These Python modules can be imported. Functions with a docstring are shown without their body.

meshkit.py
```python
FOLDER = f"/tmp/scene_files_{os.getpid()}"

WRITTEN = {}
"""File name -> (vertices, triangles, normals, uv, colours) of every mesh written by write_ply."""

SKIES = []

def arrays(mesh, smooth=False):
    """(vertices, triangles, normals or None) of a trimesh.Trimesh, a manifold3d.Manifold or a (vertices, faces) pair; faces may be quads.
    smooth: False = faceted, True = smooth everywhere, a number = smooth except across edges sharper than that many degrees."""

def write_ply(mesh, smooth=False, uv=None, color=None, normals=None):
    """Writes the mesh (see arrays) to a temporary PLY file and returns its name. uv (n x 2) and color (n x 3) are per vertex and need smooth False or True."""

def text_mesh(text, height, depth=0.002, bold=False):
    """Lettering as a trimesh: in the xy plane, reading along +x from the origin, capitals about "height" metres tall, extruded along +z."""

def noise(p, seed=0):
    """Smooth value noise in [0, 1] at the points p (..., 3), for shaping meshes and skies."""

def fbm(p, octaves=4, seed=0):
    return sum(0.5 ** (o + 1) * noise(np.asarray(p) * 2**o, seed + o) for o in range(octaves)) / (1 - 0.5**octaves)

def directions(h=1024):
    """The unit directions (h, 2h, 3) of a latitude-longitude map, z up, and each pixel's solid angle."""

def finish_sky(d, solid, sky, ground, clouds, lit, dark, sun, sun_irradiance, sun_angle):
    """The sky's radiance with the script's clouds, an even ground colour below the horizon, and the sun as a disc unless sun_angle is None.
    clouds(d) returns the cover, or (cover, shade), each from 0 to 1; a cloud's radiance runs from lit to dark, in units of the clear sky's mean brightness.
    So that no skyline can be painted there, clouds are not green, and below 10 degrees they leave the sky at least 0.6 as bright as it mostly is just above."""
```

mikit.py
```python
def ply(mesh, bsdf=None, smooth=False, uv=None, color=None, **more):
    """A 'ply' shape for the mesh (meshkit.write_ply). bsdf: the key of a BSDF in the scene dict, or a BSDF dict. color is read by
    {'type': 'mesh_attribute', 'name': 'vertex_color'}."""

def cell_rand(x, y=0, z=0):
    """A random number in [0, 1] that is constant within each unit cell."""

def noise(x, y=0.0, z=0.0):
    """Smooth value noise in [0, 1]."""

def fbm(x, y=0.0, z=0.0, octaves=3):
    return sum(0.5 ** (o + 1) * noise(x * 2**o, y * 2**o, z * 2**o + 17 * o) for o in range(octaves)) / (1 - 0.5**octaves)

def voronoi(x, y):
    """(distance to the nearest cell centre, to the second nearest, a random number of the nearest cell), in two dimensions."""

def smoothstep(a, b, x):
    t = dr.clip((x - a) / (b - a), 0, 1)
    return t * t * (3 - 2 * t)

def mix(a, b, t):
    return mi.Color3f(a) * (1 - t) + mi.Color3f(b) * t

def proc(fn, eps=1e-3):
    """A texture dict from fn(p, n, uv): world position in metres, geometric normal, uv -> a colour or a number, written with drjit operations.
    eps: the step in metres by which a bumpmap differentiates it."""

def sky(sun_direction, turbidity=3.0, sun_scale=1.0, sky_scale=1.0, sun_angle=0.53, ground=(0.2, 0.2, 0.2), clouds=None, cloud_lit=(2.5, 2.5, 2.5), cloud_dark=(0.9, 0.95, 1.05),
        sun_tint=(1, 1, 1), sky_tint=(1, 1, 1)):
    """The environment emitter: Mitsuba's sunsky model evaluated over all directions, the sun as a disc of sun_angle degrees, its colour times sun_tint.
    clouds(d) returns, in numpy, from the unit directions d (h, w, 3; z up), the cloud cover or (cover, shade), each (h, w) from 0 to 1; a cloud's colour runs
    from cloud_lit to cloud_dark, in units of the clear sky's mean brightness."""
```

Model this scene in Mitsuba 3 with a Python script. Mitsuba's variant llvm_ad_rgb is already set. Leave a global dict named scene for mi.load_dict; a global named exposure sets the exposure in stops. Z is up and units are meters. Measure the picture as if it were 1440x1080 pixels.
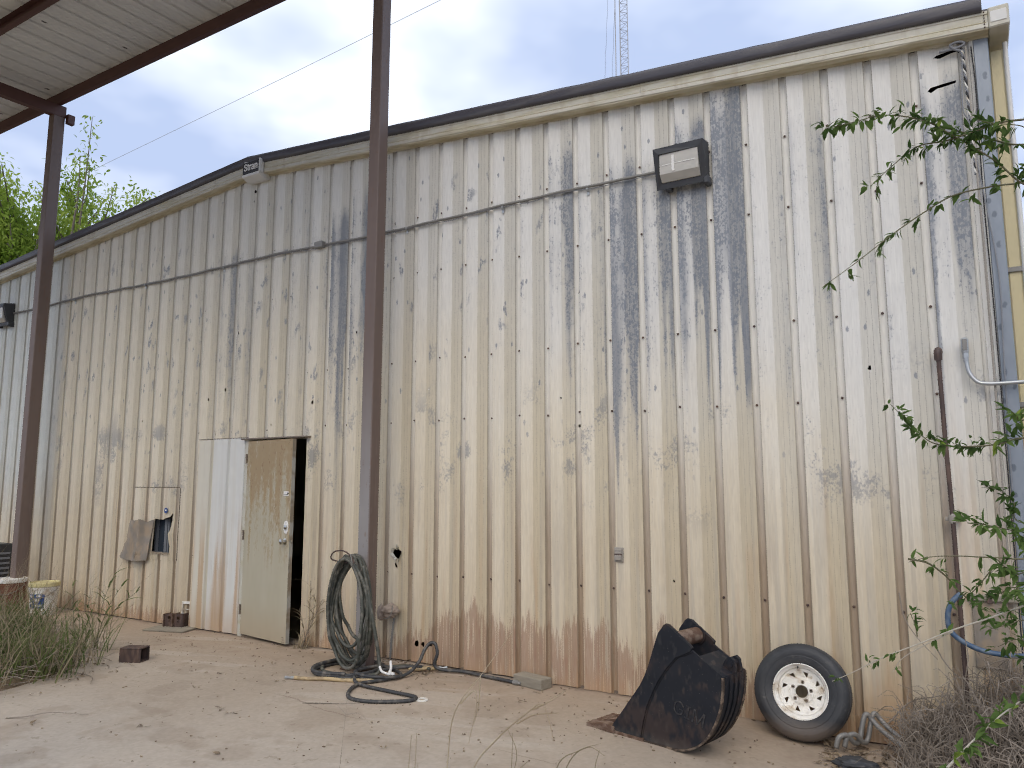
import math, random
import numpy as np, trimesh, mitsuba as mi, drjit as dr, mikit, meshkit
from mikit import proc, noise, fbm, voronoi, cell_rand, smoothstep, mix
from shapely.geometry import Polygon, box as sbox
from shapely.ops import unary_union

T = mi.ScalarTransform4f
rng = np.random.default_rng(7)
scene, labels = {'type': 'scene'}, {}
P = 0.3048                                     # rib pitch of the wall sheets

# ------------------------------------------------------------------ camera, sky, exposure
CAM = np.array([4.1397, -5.9715, 1.7004])
YAW, PITCH, F = -0.5454, 0.1305, 1063.4        # radians, radians, pixels of a 1440 px wide picture
FWD = np.array([math.sin(YAW) * math.cos(PITCH), math.cos(YAW) * math.cos(PITCH), math.sin(PITCH)])
scene['camera'] = {'type': 'perspective', 'fov': math.degrees(2 * math.atan(720 / F)), 'fov_axis': 'x', 'near_clip': 0.05, 'far_clip': 3000.0,
                   'to_world': T().look_at(origin=CAM.tolist(), target=(CAM + FWD).tolist(), up=[0, 0, 1]),
                   }


def clouds(d):
    q = d / np.maximum(d[..., 2:] + 0.12, 0.1)
    n = meshkit.fbm(np.stack([q[..., 0] * 2.6 + 3.1, q[..., 1] * 2.6 + 5.7, 0 * q[..., 0]], -1), 5, 3)
    m = meshkit.fbm(np.stack([q[..., 0] * 0.8 + 9.4, q[..., 1] * 0.8, 0 * q[..., 0] + 4], -1), 3, 11)
    shade = np.clip(0.66 - 4.6 * (0.62 * n + 0.38 * m - 0.515), 0, 1)
    return np.full(n.shape, 1.0), shade ** 0.8


scene['sky_light'] = mikit.sky([0.25, -0.7, 0.67], turbidity=4, sun_scale=0.3, sun_angle=40, sun_tint=(0.93, 1.0, 1.1), clouds=clouds, cloud_lit=(2.6, 2.8, 3.2), cloud_dark=(1.42, 1.72, 2.42), ground=(0.22, 0.2, 0.17))
exposure = 1.95


# ------------------------------------------------------------------ helpers
def smooth_path(pts, n=8):
    """Catmull-Rom through the points."""
    p = np.asarray(pts, float)
    if len(p) < 3:
        return np.linspace(p[0], p[-1], n + 1)
    q = np.vstack([2 * p[0] - p[1], p, 2 * p[-1] - p[-2]])
    out = []
    for i in range(len(p) - 1):
        a, b, c, d = q[i:i + 4]
        for t in np.linspace(0, 1, n, endpoint=False):
            out.append(0.5 * (2 * b + (c - a) * t + (2 * a - 5 * b + 4 * c - d) * t * t + (3 * b - a - 3 * c + d) * t ** 3))
    out.append(p[-1])
    return np.array(out)


class MB:
    """Collects pieces into one mesh."""
    def __init__(self):
        self.v, self.f, self.n = [], [], 0

    def add(self, v, f):
        v, f = np.asarray(v, float).reshape(-1, 3), np.asarray(f, int)
        if f.shape[1] == 4:
            f = np.vstack([f[:, [0, 1, 2]], f[:, [0, 2, 3]]])
        self.v.append(v); self.f.append(f + self.n); self.n += len(v)
        return self

    def mesh(self, m, mat=None):
        if hasattr(m, 'to_mesh'):
            q = m.to_mesh(); v, f = np.array(q.vert_properties[:, :3]), np.array(q.tri_verts)
        else:
            v, f = np.array(m.vertices), np.array(m.faces)
        if mat is not None:
            v = v @ np.asarray(mat)[:3, :3].T + np.asarray(mat)[:3, 3]
        return self.add(v, f)

    def box(self, lo, hi, mat=None, ch=0.0):
        lo, hi = np.minimum(lo, hi).astype(float), np.maximum(lo, hi).astype(float)
        if ch:
            c = (lo + hi) / 2; h = (hi - lo) / 2; ch = min(ch, h.min() * 0.9)
            s = np.array([[a, b, d] for a in (-1, 1) for b in (-1, 1) for d in (-1, 1)], float)
            pts = np.vstack([c + s * (h - ch * (1 - e)) for e in np.eye(3)])
            m = trimesh.convex.convex_hull(pts)
            return self.mesh(m, mat)
        m = trimesh.creation.box(bounds=[lo, hi])
        return self.mesh(m, mat)

    def tube(self, pts, r, sides=8, cap=True):
        p = np.asarray(pts, float)
        t = np.gradient(p, axis=0); t /= np.linalg.norm(t, axis=1, keepdims=True) + 1e-12
        a = np.cross(t[0], [0.31, 0.52, 0.79] if abs(t[0] @ [0.31, 0.52, 0.79]) < 0.9 else [1, 0, 0]); fr = []
        for k in range(len(p)):
            a = a - (a @ t[k]) * t[k]; a /= np.linalg.norm(a) + 1e-12; fr.append(a)
        a = np.array(fr); b = np.cross(t, a); g = np.arange(sides) * 2 * np.pi / sides
        r = np.broadcast_to(np.asarray(r, float), (len(p),))
        v = p[:, None] + r[:, None, None] * (np.cos(g)[None, :, None] * a[:, None] + np.sin(g)[None, :, None] * b[:, None])
        i, j = np.meshgrid(np.arange(len(p) - 1), np.arange(sides), indexing='ij')
        f = np.stack([i * sides + j, i * sides + (j + 1) % sides, (i + 1) * sides + (j + 1) % sides, (i + 1) * sides + j], -1).reshape(-1, 4)
        f = np.vstack([f[:, [0, 1, 2]], f[:, [0, 2, 3]]]); v = v.reshape(-1, 3)
        if cap:
            n0 = len(v); v = np.vstack([v, p[0], p[-1]]); o = (len(p) - 1) * sides
            f = np.vstack([f, [[n0, (k + 1) % sides, k] for k in range(sides)], [[n0 + 1, o + k, o + (k + 1) % sides] for k in range(sides)]])
        return self.add(v, f)

    def lathe(self, prof, mat=None, seg=48, closed=False):
        """prof: (r, h) pairs about z."""
        prof = np.asarray(prof, float); g = np.arange(seg) * 2 * np.pi / seg; n = len(prof)
        v = np.stack([prof[:, None, 0] * np.cos(g), prof[:, None, 0] * np.sin(g), np.broadcast_to(prof[:, 1:], (n, seg))], -1).reshape(-1, 3)
        f = []
        for i in range(n if closed else n - 1):
            k = (i + 1) % n
            for j in range(seg):
                f.append([i * seg + j, i * seg + (j + 1) % seg, k * seg + (j + 1) % seg, k * seg + j])
        if mat is not None:
            v = v @ np.asarray(mat)[:3, :3].T + np.asarray(mat)[:3, 3]
        return self.add(v, f)

    def get(self):
        return trimesh.Trimesh(np.vstack(self.v), np.vstack(self.f), process=False)


def frame(origin, X, Y, Z):
    m = np.eye(4); m[:3, 0], m[:3, 1], m[:3, 2], m[:3, 3] = X, Y, Z, origin
    return m


def numbered(k):
    if k not in scene and k not in labels and not any(s.startswith(k + '__') for s in scene):
        return k
    i = 1
    while f'{k}_{i:03d}' in scene or f'{k}_{i:03d}' in labels or any(s.startswith(f'{k}_{i:03d}__') for s in scene):
        i += 1
    return f'{k}_{i:03d}'


def obj(name, mesh, bsdf, parent=None, smooth=False, kind=None, label=None, **more):
    key = numbered(f'{parent}__{name}' if parent else name)
    scene[key] = mikit.ply(mesh.get() if isinstance(mesh, MB) else mesh, bsdf, smooth=smooth, **more)
    if kind or label:
        labels[key] = {}
        if kind: labels[key]['kind'] = kind
        if label: labels[key]['label'] = label
    return key


def thing(name, label, cat, group=None, kind=None):
    key = numbered(name)
    labels[key] = {'label': label, 'category': cat}
    if group: labels[key]['group'] = group
    if kind: labels[key]['kind'] = kind
    return key


def tag(key, label, cat, group=None, kind=None):
    labels[key] = {'label': label, 'category': cat}
    if group: labels[key]['group'] = group
    if kind: labels[key]['kind'] = kind
    return key


# ------------------------------------------------------------------ materials
def mat(name, color, rough=0.6, metal=0.0, spec=0.5, bump=None, scale=0.002, two=True, eps=1e-3, **more):
    c = proc(color) if callable(color) else {'type': 'rgb', 'value': list(color)}
    b = {'type': 'principled', 'base_color': c, 'roughness': proc(rough) if callable(rough) else rough, 'metallic': metal, 'specular': spec, **more}
    if bump is not None:
        b = {'type': 'bumpmap', 'arbitrary': {**proc(bump, eps)}, 'bsdf': b, 'scale': scale}
    scene[name] = {'type': 'twosided', 'bsdf': b} if two else b
    return name


def sat(x): return dr.clip(x, 0, 1)
def bump01(x, c, w): return dr.exp(-dr.square((x - c) / w))


STAIN = {0: .30, 1: .25, 2: .38, 3: .62, 4: .50, 5: .82, 6: .60, 7: .78, 8: 1.0, 9: .38, 10: .52, 11: .34, 12: .34, 13: .62, -1: .25, -2: .2, -3: .25, -4: .4, -5: .62, -6: .70, -7: .42, -8: .42, -9: .25, -10: .3, -11: .52, -12: .58, -13: .40, -14: .3}


def wall_stain(x, z, f, k):
    """Chalked-off paint baring the blue-grey primer: fine speckle, denser on some sheets and on the right half of each pan."""
    w = mi.Float(0.16)
    for b, a in STAIN.items():
        w = dr.select(dr.abs(k - b) < 0.5, mi.Float(a), w)
    rk = cell_rand(k, 5)
    right = smoothstep(0.44, 0.70, f + 0.10 * (noise(x * 60.0, z * 6.0) - 0.5)) * smoothstep(0.935, 0.90, f); lft = smoothstep(0.38, 0.10, f)
    n2 = fbm(x * 6.0 + 40, z * 0.8, 0.0, 3); nv = noise(x * 34.0, z * 0.7, 4.0); nf = fbm(x * 85.0, z * 60.0, 3.0, 4); ns = noise(x * 210.0, z * 9.0); nm = fbm(x * 24.0, z * 9.0, 6.0, 3)
    env = smoothstep(1.9, 3.7, z + 0.8 * (rk - 0.5) + 0.8 * (n2 - 0.5) + 1.5 * (nv - 0.5)) * smoothstep(4.95, 4.35, z + 0.5 * (rk - 0.5) + 0.03 * (x + 3.1) - 0.1)
    den = w * env * (0.30 + 0.20 * smoothstep(0.55, 0.8, w) + 0.66 * right * dr.maximum(0.12 + 0.88 * smoothstep(0.66, 0.88, f), smoothstep(0.42, 0.66, w)) + 0.5 * lft * lft) * (0.30 + 0.9 * n2 + 0.6 * nm)
    den = den * (1 + 0.7 * smoothstep(0.40, 0.7, w)) + 0.35 * smoothstep(0.80, 1.0, w) * right * env
    den = dr.minimum(den, 0.95)
    t = 0.88 - 0.52 * den
    m = smoothstep(t - 0.20, t + 0.20, 0.62 * nf + 0.2 * ns + 0.18 * nm)
    hz = 0.66 * smoothstep(0.10, 1.0, den) * (0.7 + 0.6 * nv)
    d1, _, r1 = voronoi(x * 7.5 + 1.1 * n2 + 0.5 * nm, z * 3.4 + 0.9 * nm)
    zone = smoothstep(2.3, 3.3, z + 1.4 * (n2 - 0.5)) * smoothstep(4.95, 4.5, z) * smoothstep(2.0, 0.6, x + 1.2 * (n2 - 0.5))
    spot = smoothstep(0.27, 0.13, d1 + 0.34 * (nm - 0.5) + 0.12 * (nf - 0.5)) * smoothstep(0.62, 0.80, r1 * (0.7 + 0.6 * n2) + 0.08 * right) * zone
    d2, _, r2 = voronoi(x * 13.0 + 7, z * 5.5 + 3)
    spot2 = smoothstep(0.17, 0.09, d2 + 0.12 * (nf - 0.5)) * smoothstep(0.88, 0.92, r2) * smoothstep(1.2, 2.6, z)
    lo = smoothstep(0.60, 0.72, fbm(x * 4.0 + 9, z * 3.0, 7.0, 4) * 0.75 + 0.25 * nf) * smoothstep(1.2, 1.7, z) * smoothstep(2.8, 2.2, z)
    return dr.clip(dr.maximum(dr.maximum(m * 0.92, hz), dr.maximum(dr.maximum(0.88 * spot * smoothstep(0.20, 0.62, nf), 0.75 * spot2), 0.6 * lo)), 0, 1)


def wall_color(p, n, uv):
    x, z = p.x, p.z
    u = x / P; k = dr.floor(u); f = u - k
    n1 = fbm(x * 38.0, z * 1.1, 1.0, 3); n2 = fbm(x * 2.2, z * 1.3, 5.0, 3); n5 = fbm(x * 120.0, z * 14.0, 2.0, 2)
    cool = smoothstep(1.8, 4.4, z + 0.35 * x + 0.9 * (n2 - 0.5))
    c = mix((0.67, 0.605, 0.475), (0.655, 0.65, 0.62), cool)
    c = mix(c, (0.60, 0.58, 0.51), 0.4 * smoothstep(0.5, -4.0, x) * smoothstep(2.0, 4.5, z))
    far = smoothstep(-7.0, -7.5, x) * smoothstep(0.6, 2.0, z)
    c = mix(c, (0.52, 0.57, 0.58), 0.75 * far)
    c *= 0.975 + 0.05 * n1
    c *= 0.95 + 0.08 * cell_rand(k, 9)
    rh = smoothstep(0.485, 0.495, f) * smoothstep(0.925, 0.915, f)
    c = mix(c, c * mi.Color3f(0.83, 0.81, 0.75), rh * (0.6 + 0.4 * cell_rand(k, 12)))  # facet shade, with some tan grime, painted over the right half of pans
    # pencil streaks along the sheet
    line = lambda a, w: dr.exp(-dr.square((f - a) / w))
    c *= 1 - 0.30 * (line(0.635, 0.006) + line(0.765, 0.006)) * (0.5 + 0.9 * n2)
    c = mix(c, (0.74, 0.73, 0.68), 0.30 * (line(0.205, 0.010) + line(0.335, 0.010)) * (0.4 + 1.0 * n2))
    # chalked stains
    s = wall_stain(x, z, f, k) * (1 - 0.8 * far)
    inval = smoothstep(0.092, 0.080, dr.minimum(f, 1 - f))
    s *= 1 - 0.85 * inval
    c = mix(c, (0.125, 0.15, 0.195), 0.90 * s)
    c = mix(c, (0.66, 0.65, 0.61), 0.7 * inval)
    # earth splashed and blown up the lower wall
    low = smoothstep(2.3, 0.0, z + 1.1 * (n2 - 0.5) + 0.5 * (n1 - 0.5))
    c = mix(c, (0.455, 0.35, 0.215), 0.55 * low)
    ru = smoothstep(0.58, 0.78, noise(x * 24.0, z * 0.7 + 3)) * smoothstep(2.6, 0.6, z) * smoothstep(0.35, 0.65, n2)
    c = mix(c, (0.45, 0.28, 0.14), 0.36 * ru)
    gr = smoothstep(0.55, 0.8, noise(x * 31.0, z * 0.6 + 33)) * smoothstep(2.2, 0.9, z)
    c = mix(c, (0.36, 0.33, 0.28), 0.33 * gr)
    hm = (0.13 + 0.27 * noise(x * 7.0, 2.0) + 0.10 * noise(x * 41.0, 5.0)) * smoothstep(-1.2, 0.2, x) * smoothstep(3.4, 2.0, x) + 0.07 + 0.05 * noise(x * 11.0, 9.0)
    mud = smoothstep(0.10, -0.03, z - hm + 0.22 * (n5 - 0.5) + 0.16 * (n1 - 0.5))
    sc = smoothstep(0.62, 0.75, noise(x * 130.0, z * 3.0))
    c = mix(c, (0.275, 0.150, 0.10), 0.76 * mud * (0.62 + 0.5 * n5) * (1 - 0.7 * sc))
    hm2 = 0.55 * noise(x * 3.1, 4.0) * smoothstep(3.0, 3.5, x)
    c = mix(c, (0.45, 0.28, 0.15), 0.5 * smoothstep(0.2, -0.1, z - hm2 + 0.3 * (n1 - 0.5)))
    # valley-edge shade painted as dark lines, then dirt in the valleys
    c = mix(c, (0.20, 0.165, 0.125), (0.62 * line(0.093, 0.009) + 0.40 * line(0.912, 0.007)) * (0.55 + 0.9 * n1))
    c = mix(c, (0.265, 0.185, 0.115), inval * 0.75 * smoothstep(2.7, 0.7, z + 0.7 * (n1 - 0.5)) * (0.6 + 0.6 * n1))
    c *= 0.93 + 0.14 * n5
    return c


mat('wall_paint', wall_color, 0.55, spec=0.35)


def patch_white(p, n, uv):
    x, z = p.x, p.z
    n1 = fbm(x * 40.0, z * 1.3, 1.0, 3); n2 = fbm(x * 5.0, z * 1.0, 8.0, 3)
    c = mix((0.64, 0.65, 0.63), (0.60, 0.585, 0.53), n1)
    c = mix(c, (0.60, 0.56, 0.455), 0.8 * smoothstep(-3.62, -3.68, x))
    ru = smoothstep(0.45, 0.75, 0.6 * noise(x * 15.0, z * 0.5) + 0.4 * n1) * smoothstep(1.7, 0.7, z + 0.4 * (n2 - 0.5))
    c = mix(c, (0.44, 0.285, 0.14), 0.72 * ru)
    c = mix(c, (0.42, 0.29, 0.18), 0.5 * smoothstep(0.5, 0.0, z + 0.3 * (n1 - 0.5)))
    return c


mat('patch_white', patch_white, 0.5, spec=0.4)


def flap_col(p, n, uv):
    n1 = fbm(p.x * 14, p.z * 9, p.y * 9, 4); n2 = fbm(p.x * 60, p.z * 8, 1.0, 2)
    c = mix((0.23, 0.20, 0.165), (0.33, 0.255, 0.175), smoothstep(0.35, 0.65, n1))
    return mix(c, (0.25, 0.22, 0.19), 0.5 * smoothstep(0.5, 0.75, n2))


mat('flap_metal', flap_col, 0.55)


def cream_trim(p, n, uv):
    n1 = fbm(p.x * 1.7, p.z * 20, p.y * 6, 4); n2 = fbm(p.x * 14.0, p.z * 5, 3.0, 3)
    c = mix((0.50, 0.485, 0.415), (0.44, 0.41, 0.30), smoothstep(0.45, 0.75, n1))
    c = mix(c, (0.38, 0.34, 0.26), 0.5 * smoothstep(0.6, 0.8, n2))
    return c


mat('trim_cream', cream_trim, 0.45)
mat('trim_soffit', lambda p, n, uv: mix((0.52, 0.48, 0.36), (0.42, 0.37, 0.25), smoothstep(0.35, 0.7, fbm(p.x * 5, p.y * 20, p.z * 4, 3))), 0.5)
mat('trim_dark', lambda p, n, uv: mix((0.060, 0.057, 0.068), (0.085, 0.080, 0.085), smoothstep(0.4, 0.75, fbm(p.x * 3, p.z * 30, p.y * 10, 3))), 0.4)
mat('trim_white', (0.62, 0.62, 0.6), 0.4)
mat('galvanized', lambda p, n, uv: mix(mix((0.20, 0.235, 0.28), (0.27, 0.30, 0.34), fbm(p.x * 30, p.z * 12, p.y * 30, 3)), (0.115, 0.135, 0.165),
    smoothstep(0.2, 0.12, voronoi(p.x * 9 + p.y * 9, p.z * 5)[0] + 0.1 * noise(p.z * 60, p.x * 50)) * 0.8), 0.45, metal=0.25)
mat('yellow_paint', lambda p, n, uv: mix((0.58, 0.51, 0.31), (0.50, 0.44, 0.27), fbm(p.x * 8, p.z * 2, p.y * 8, 3)), 0.5)


def brown_steel(p, n, uv):
    n1 = fbm(p.x * 9, p.z * 0.9, p.y * 9, 4); n2 = fbm(p.x * 45, p.z * 9, p.y * 45, 3)
    c = mix((0.125, 0.088, 0.074), (0.175, 0.128, 0.108), n1)
    c = mix(c, (0.19, 0.165, 0.15), 0.55 * smoothstep(0.5, 0.8, n2) * smoothstep(3.5, 0.8, p.z))
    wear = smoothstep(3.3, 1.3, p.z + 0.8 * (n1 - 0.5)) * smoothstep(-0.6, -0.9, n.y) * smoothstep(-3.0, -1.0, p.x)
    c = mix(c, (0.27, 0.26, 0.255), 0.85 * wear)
    return mix(c, (0.16, 0.085, 0.05), 0.6 * smoothstep(0.66, 0.8, n2))


mat('brown_steel', brown_steel, 0.5)
mat('red_iron', lambda p, n, uv: mix((0.105, 0.045, 0.035), (0.072, 0.034, 0.030), fbm(p.x * 6, p.y * 6, p.z * 10, 4)), 0.55)


def canopy_col(p, n, uv):
    f = p.x / 0.29 - dr.floor(p.x / 0.29)
    n1 = fbm(p.x * 30, p.y * 0.8, 2.0, 3)
    c = mix((0.68, 0.685, 0.66), (0.66, 0.66, 0.63), n1)
    c *= 0.92 + 0.12 * cell_rand(dr.floor(p.x / 0.29), 3)
    d, _, r = voronoi(p.x * 2.3, p.y * 1.1)
    return mix(c, (0.05, 0.04, 0.035), 0.9 * smoothstep(0.05, 0.03, d) * smoothstep(0.55, 0.6, r))


mat('canopy_sheet', canopy_col, 0.5)


def door_col(p, n, uv):
    x, z = p.x, p.z
    n1 = fbm(x * 9, z * 2.2, 4.0, 4); n2 = fbm(x * 55, z * 30, 1.0, 2); n3 = noise(x * 26.0, z * 1.2)
    c = mix((0.39, 0.355, 0.255), (0.45, 0.42, 0.325), n1)
    ru = smoothstep(0.32, 0.62, 0.5 * n1 + 0.25 * n3 + 0.25 * n2 + 0.22 * (z - 1.5)) * smoothstep(0.7, 1.4, z + 0.3 * n1)
    c = mix(c, (0.29, 0.185, 0.075), 0.75 * ru)
    c = mix(c, (0.20, 0.12, 0.05), 0.5 * smoothstep(0.62, 0.75, n2 * 0.5 + n1 * 0.5) * smoothstep(0.8, 1.8, z))
    return mix(c, (0.36, 0.27, 0.17), 0.5 * smoothstep(0.5, 0.0, z))


mat('door_paint', door_col, 0.5)
mat('door_edge', lambda p, n, uv: mix((0.34, 0.33, 0.29), (0.22, 0.18, 0.13), smoothstep(0.45, 0.7, fbm(p.x * 30, p.z * 9, 1.0, 3))), 0.5)
mat('brown_trim', lambda p, n, uv: mix((0.20, 0.16, 0.12), (0.13, 0.10, 0.08), fbm(p.x * 12, p.z * 20, 1.0, 3)), 0.5)
mat('chrome', (0.55, 0.54, 0.5), 0.22, metal=1.0)
mat('dark_void', (0.02, 0.02, 0.022), 0.9)
mat('inner_pane', (0.035, 0.045, 0.06), 0.2)
mat('inner_bar', (0.16, 0.17, 0.18), 0.5)
mat('white_plastic', (0.72, 0.71, 0.68), 0.4)
mat('dirty_white', lambda p, n, uv: mix((0.70, 0.69, 0.64), (0.45, 0.38, 0.29), smoothstep(0.45, 0.75, fbm(p.x * 14, p.y * 14, p.z * 14, 4))), 0.45)
mat('blue_ink', (0.035, 0.075, 0.24), 0.4)
mat('black_ink', (0.03, 0.03, 0.035), 0.45)
mat('yellow_lid', lambda p, n, uv: mix((0.58, 0.50, 0.20), (0.50, 0.45, 0.28), fbm(p.x * 14, p.y * 14, p.z * 14, 3)), 0.45)
mat('red_plastic', lambda p, n, uv: mix((0.19, 0.062, 0.035), (0.14, 0.07, 0.045), fbm(p.x * 14, p.y * 14, p.z * 14, 3)), 0.55)
mat('lamp_bronze', lambda p, n, uv: mix((0.028, 0.030, 0.036), (0.05, 0.052, 0.055), fbm(p.x * 18, p.y * 18, p.z * 18, 3)), 0.42)
mat('lamp_lens', lambda p, n, uv: mix((0.50, 0.48, 0.43), (0.40, 0.385, 0.345), fbm(p.x * 9, p.y * 9, p.z * 22, 3)), 0.18, clearcoat=0.6)
mat('lamp_reflector', (0.48, 0.47, 0.44), 0.3)
mat('conduit_grey', lambda p, n, uv: mix((0.19, 0.185, 0.175), (0.27, 0.26, 0.24), fbm(p.x * 8, p.z * 20, p.y * 20, 3)), 0.5, metal=0.2)
mat('galvan_bright', lambda p, n, uv: mix((0.50, 0.52, 0.53), (0.38, 0.40, 0.41), fbm(p.x * 20, p.z * 20, p.y * 20, 3)), 0.35, metal=0.6)
mat('rust_pipe', lambda p, n, uv: mix((0.060, 0.040, 0.036), (0.115, 0.072, 0.055), smoothstep(0.35, 0.7, fbm(p.x * 40, p.z * 9, p.y * 40, 4))), 0.55)
mat('hose_green', lambda p, n, uv: mix((0.060, 0.064, 0.052), (0.15, 0.14, 0.115), smoothstep(0.4, 0.75, fbm(p.x * 25, p.z * 25, p.y * 25, 4))), 0.55)
mat('hose_black', lambda p, n, uv: mix((0.042, 0.043, 0.045), (0.15, 0.135, 0.115), smoothstep(0.45, 0.8, fbm(p.x * 22, p.z * 22, p.y * 22, 4))), 0.55)
mat('blue_hose_rubber', lambda p, n, uv: mix((0.055, 0.10, 0.17), (0.13, 0.17, 0.22), smoothstep(0.4, 0.75, fbm(p.x * 22, p.z * 22, p.y * 22, 3))), 0.5)
mat('bamboo', lambda p, n, uv: mix((0.46, 0.35, 0.19), (0.30, 0.22, 0.13), smoothstep(0.4, 0.7, fbm(p.x * 25, p.y * 25, p.z * 25, 3))), 0.6)


def black_paint(p, n, uv):
    n1 = fbm(p.x * 6, p.y * 6, p.z * 6, 4); n2 = fbm(p.x * 38, p.y * 38, p.z * 16, 4); n3 = noise(p.x * 160, p.y * 160, p.z * 160)
    c = mix((0.010, 0.012, 0.017), (0.022, 0.024, 0.030), n1)
    c = mix(c, (0.060, 0.058, 0.056), 0.35 * smoothstep(0.55, 0.78, n2))
    rust = smoothstep(0.50, 0.68, 0.6 * n1 + 0.4 * n2 + 0.12 * smoothstep(0.35, 0.0, p.z))
    c = mix(c, (0.085, 0.05, 0.034), 0.32 * rust)
    return mix(c, (0.20, 0.18, 0.15), 0.5 * smoothstep(0.93, 0.97, n3) + 0.35 * smoothstep(0.08, 0.0, p.z) * n2)


mat('bucket_paint', black_paint, lambda p, n, uv: 0.36 + 0.3 * fbm(p.x * 20, p.y * 20, p.z * 20, 3), spec=0.22)
mat('weld_grey', lambda p, n, uv: mix((0.014, 0.015, 0.019), (0.042, 0.040, 0.040), smoothstep(0.45, 0.68, fbm(p.x * 40, p.y * 40, p.z * 40, 3))), 0.5)
mat('rusty_steel', lambda p, n, uv: mix((0.10, 0.055, 0.035), (0.19, 0.135, 0.10), smoothstep(0.4, 0.7, fbm(p.x * 25, p.y * 25, p.z * 25, 4))), 0.6)
mat('weld_edge', lambda p, n, uv: mix((0.05, 0.036, 0.028), (0.17, 0.125, 0.09), smoothstep(0.45, 0.7, fbm(p.x * 30, p.y * 30, p.z * 30, 3))), 0.5)


def tyre_col(p, n, uv):
    n1 = fbm(p.x * 9, p.y * 9, p.z * 9, 4); n2 = fbm(p.x * 60, p.y * 60, p.z * 60, 3)
    c = mix((0.022, 0.024, 0.028), (0.050, 0.052, 0.056), n1)
    c = mix(c, (0.13, 0.12, 0.105), 0.5 * smoothstep(0.55, 0.75, n1 * 0.6 + n2 * 0.4))
    return mix(c, (0.17, 0.13, 0.10), 0.6 * smoothstep(0.12, 0.0, p.z + 0.08 * (n1 - 0.5)))


mat('tyre_rubber', tyre_col, 0.55)


def rim_col(p, n, uv):
    n1 = fbm(p.x * 14, p.y * 14, p.z * 14, 4); n2 = fbm(p.x * 70, p.y * 70, p.z * 70, 3)
    c = mix((0.82, 0.81, 0.77), (0.74, 0.71, 0.63), n1)
    c = mix(c, (0.48, 0.38, 0.25), 0.6 * smoothstep(0.48, 0.72, n1))
    return mix(c, (0.24, 0.13, 0.06), 0.75 * smoothstep(0.60, 0.72, 0.5 * n1 + 0.5 * n2))


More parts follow.
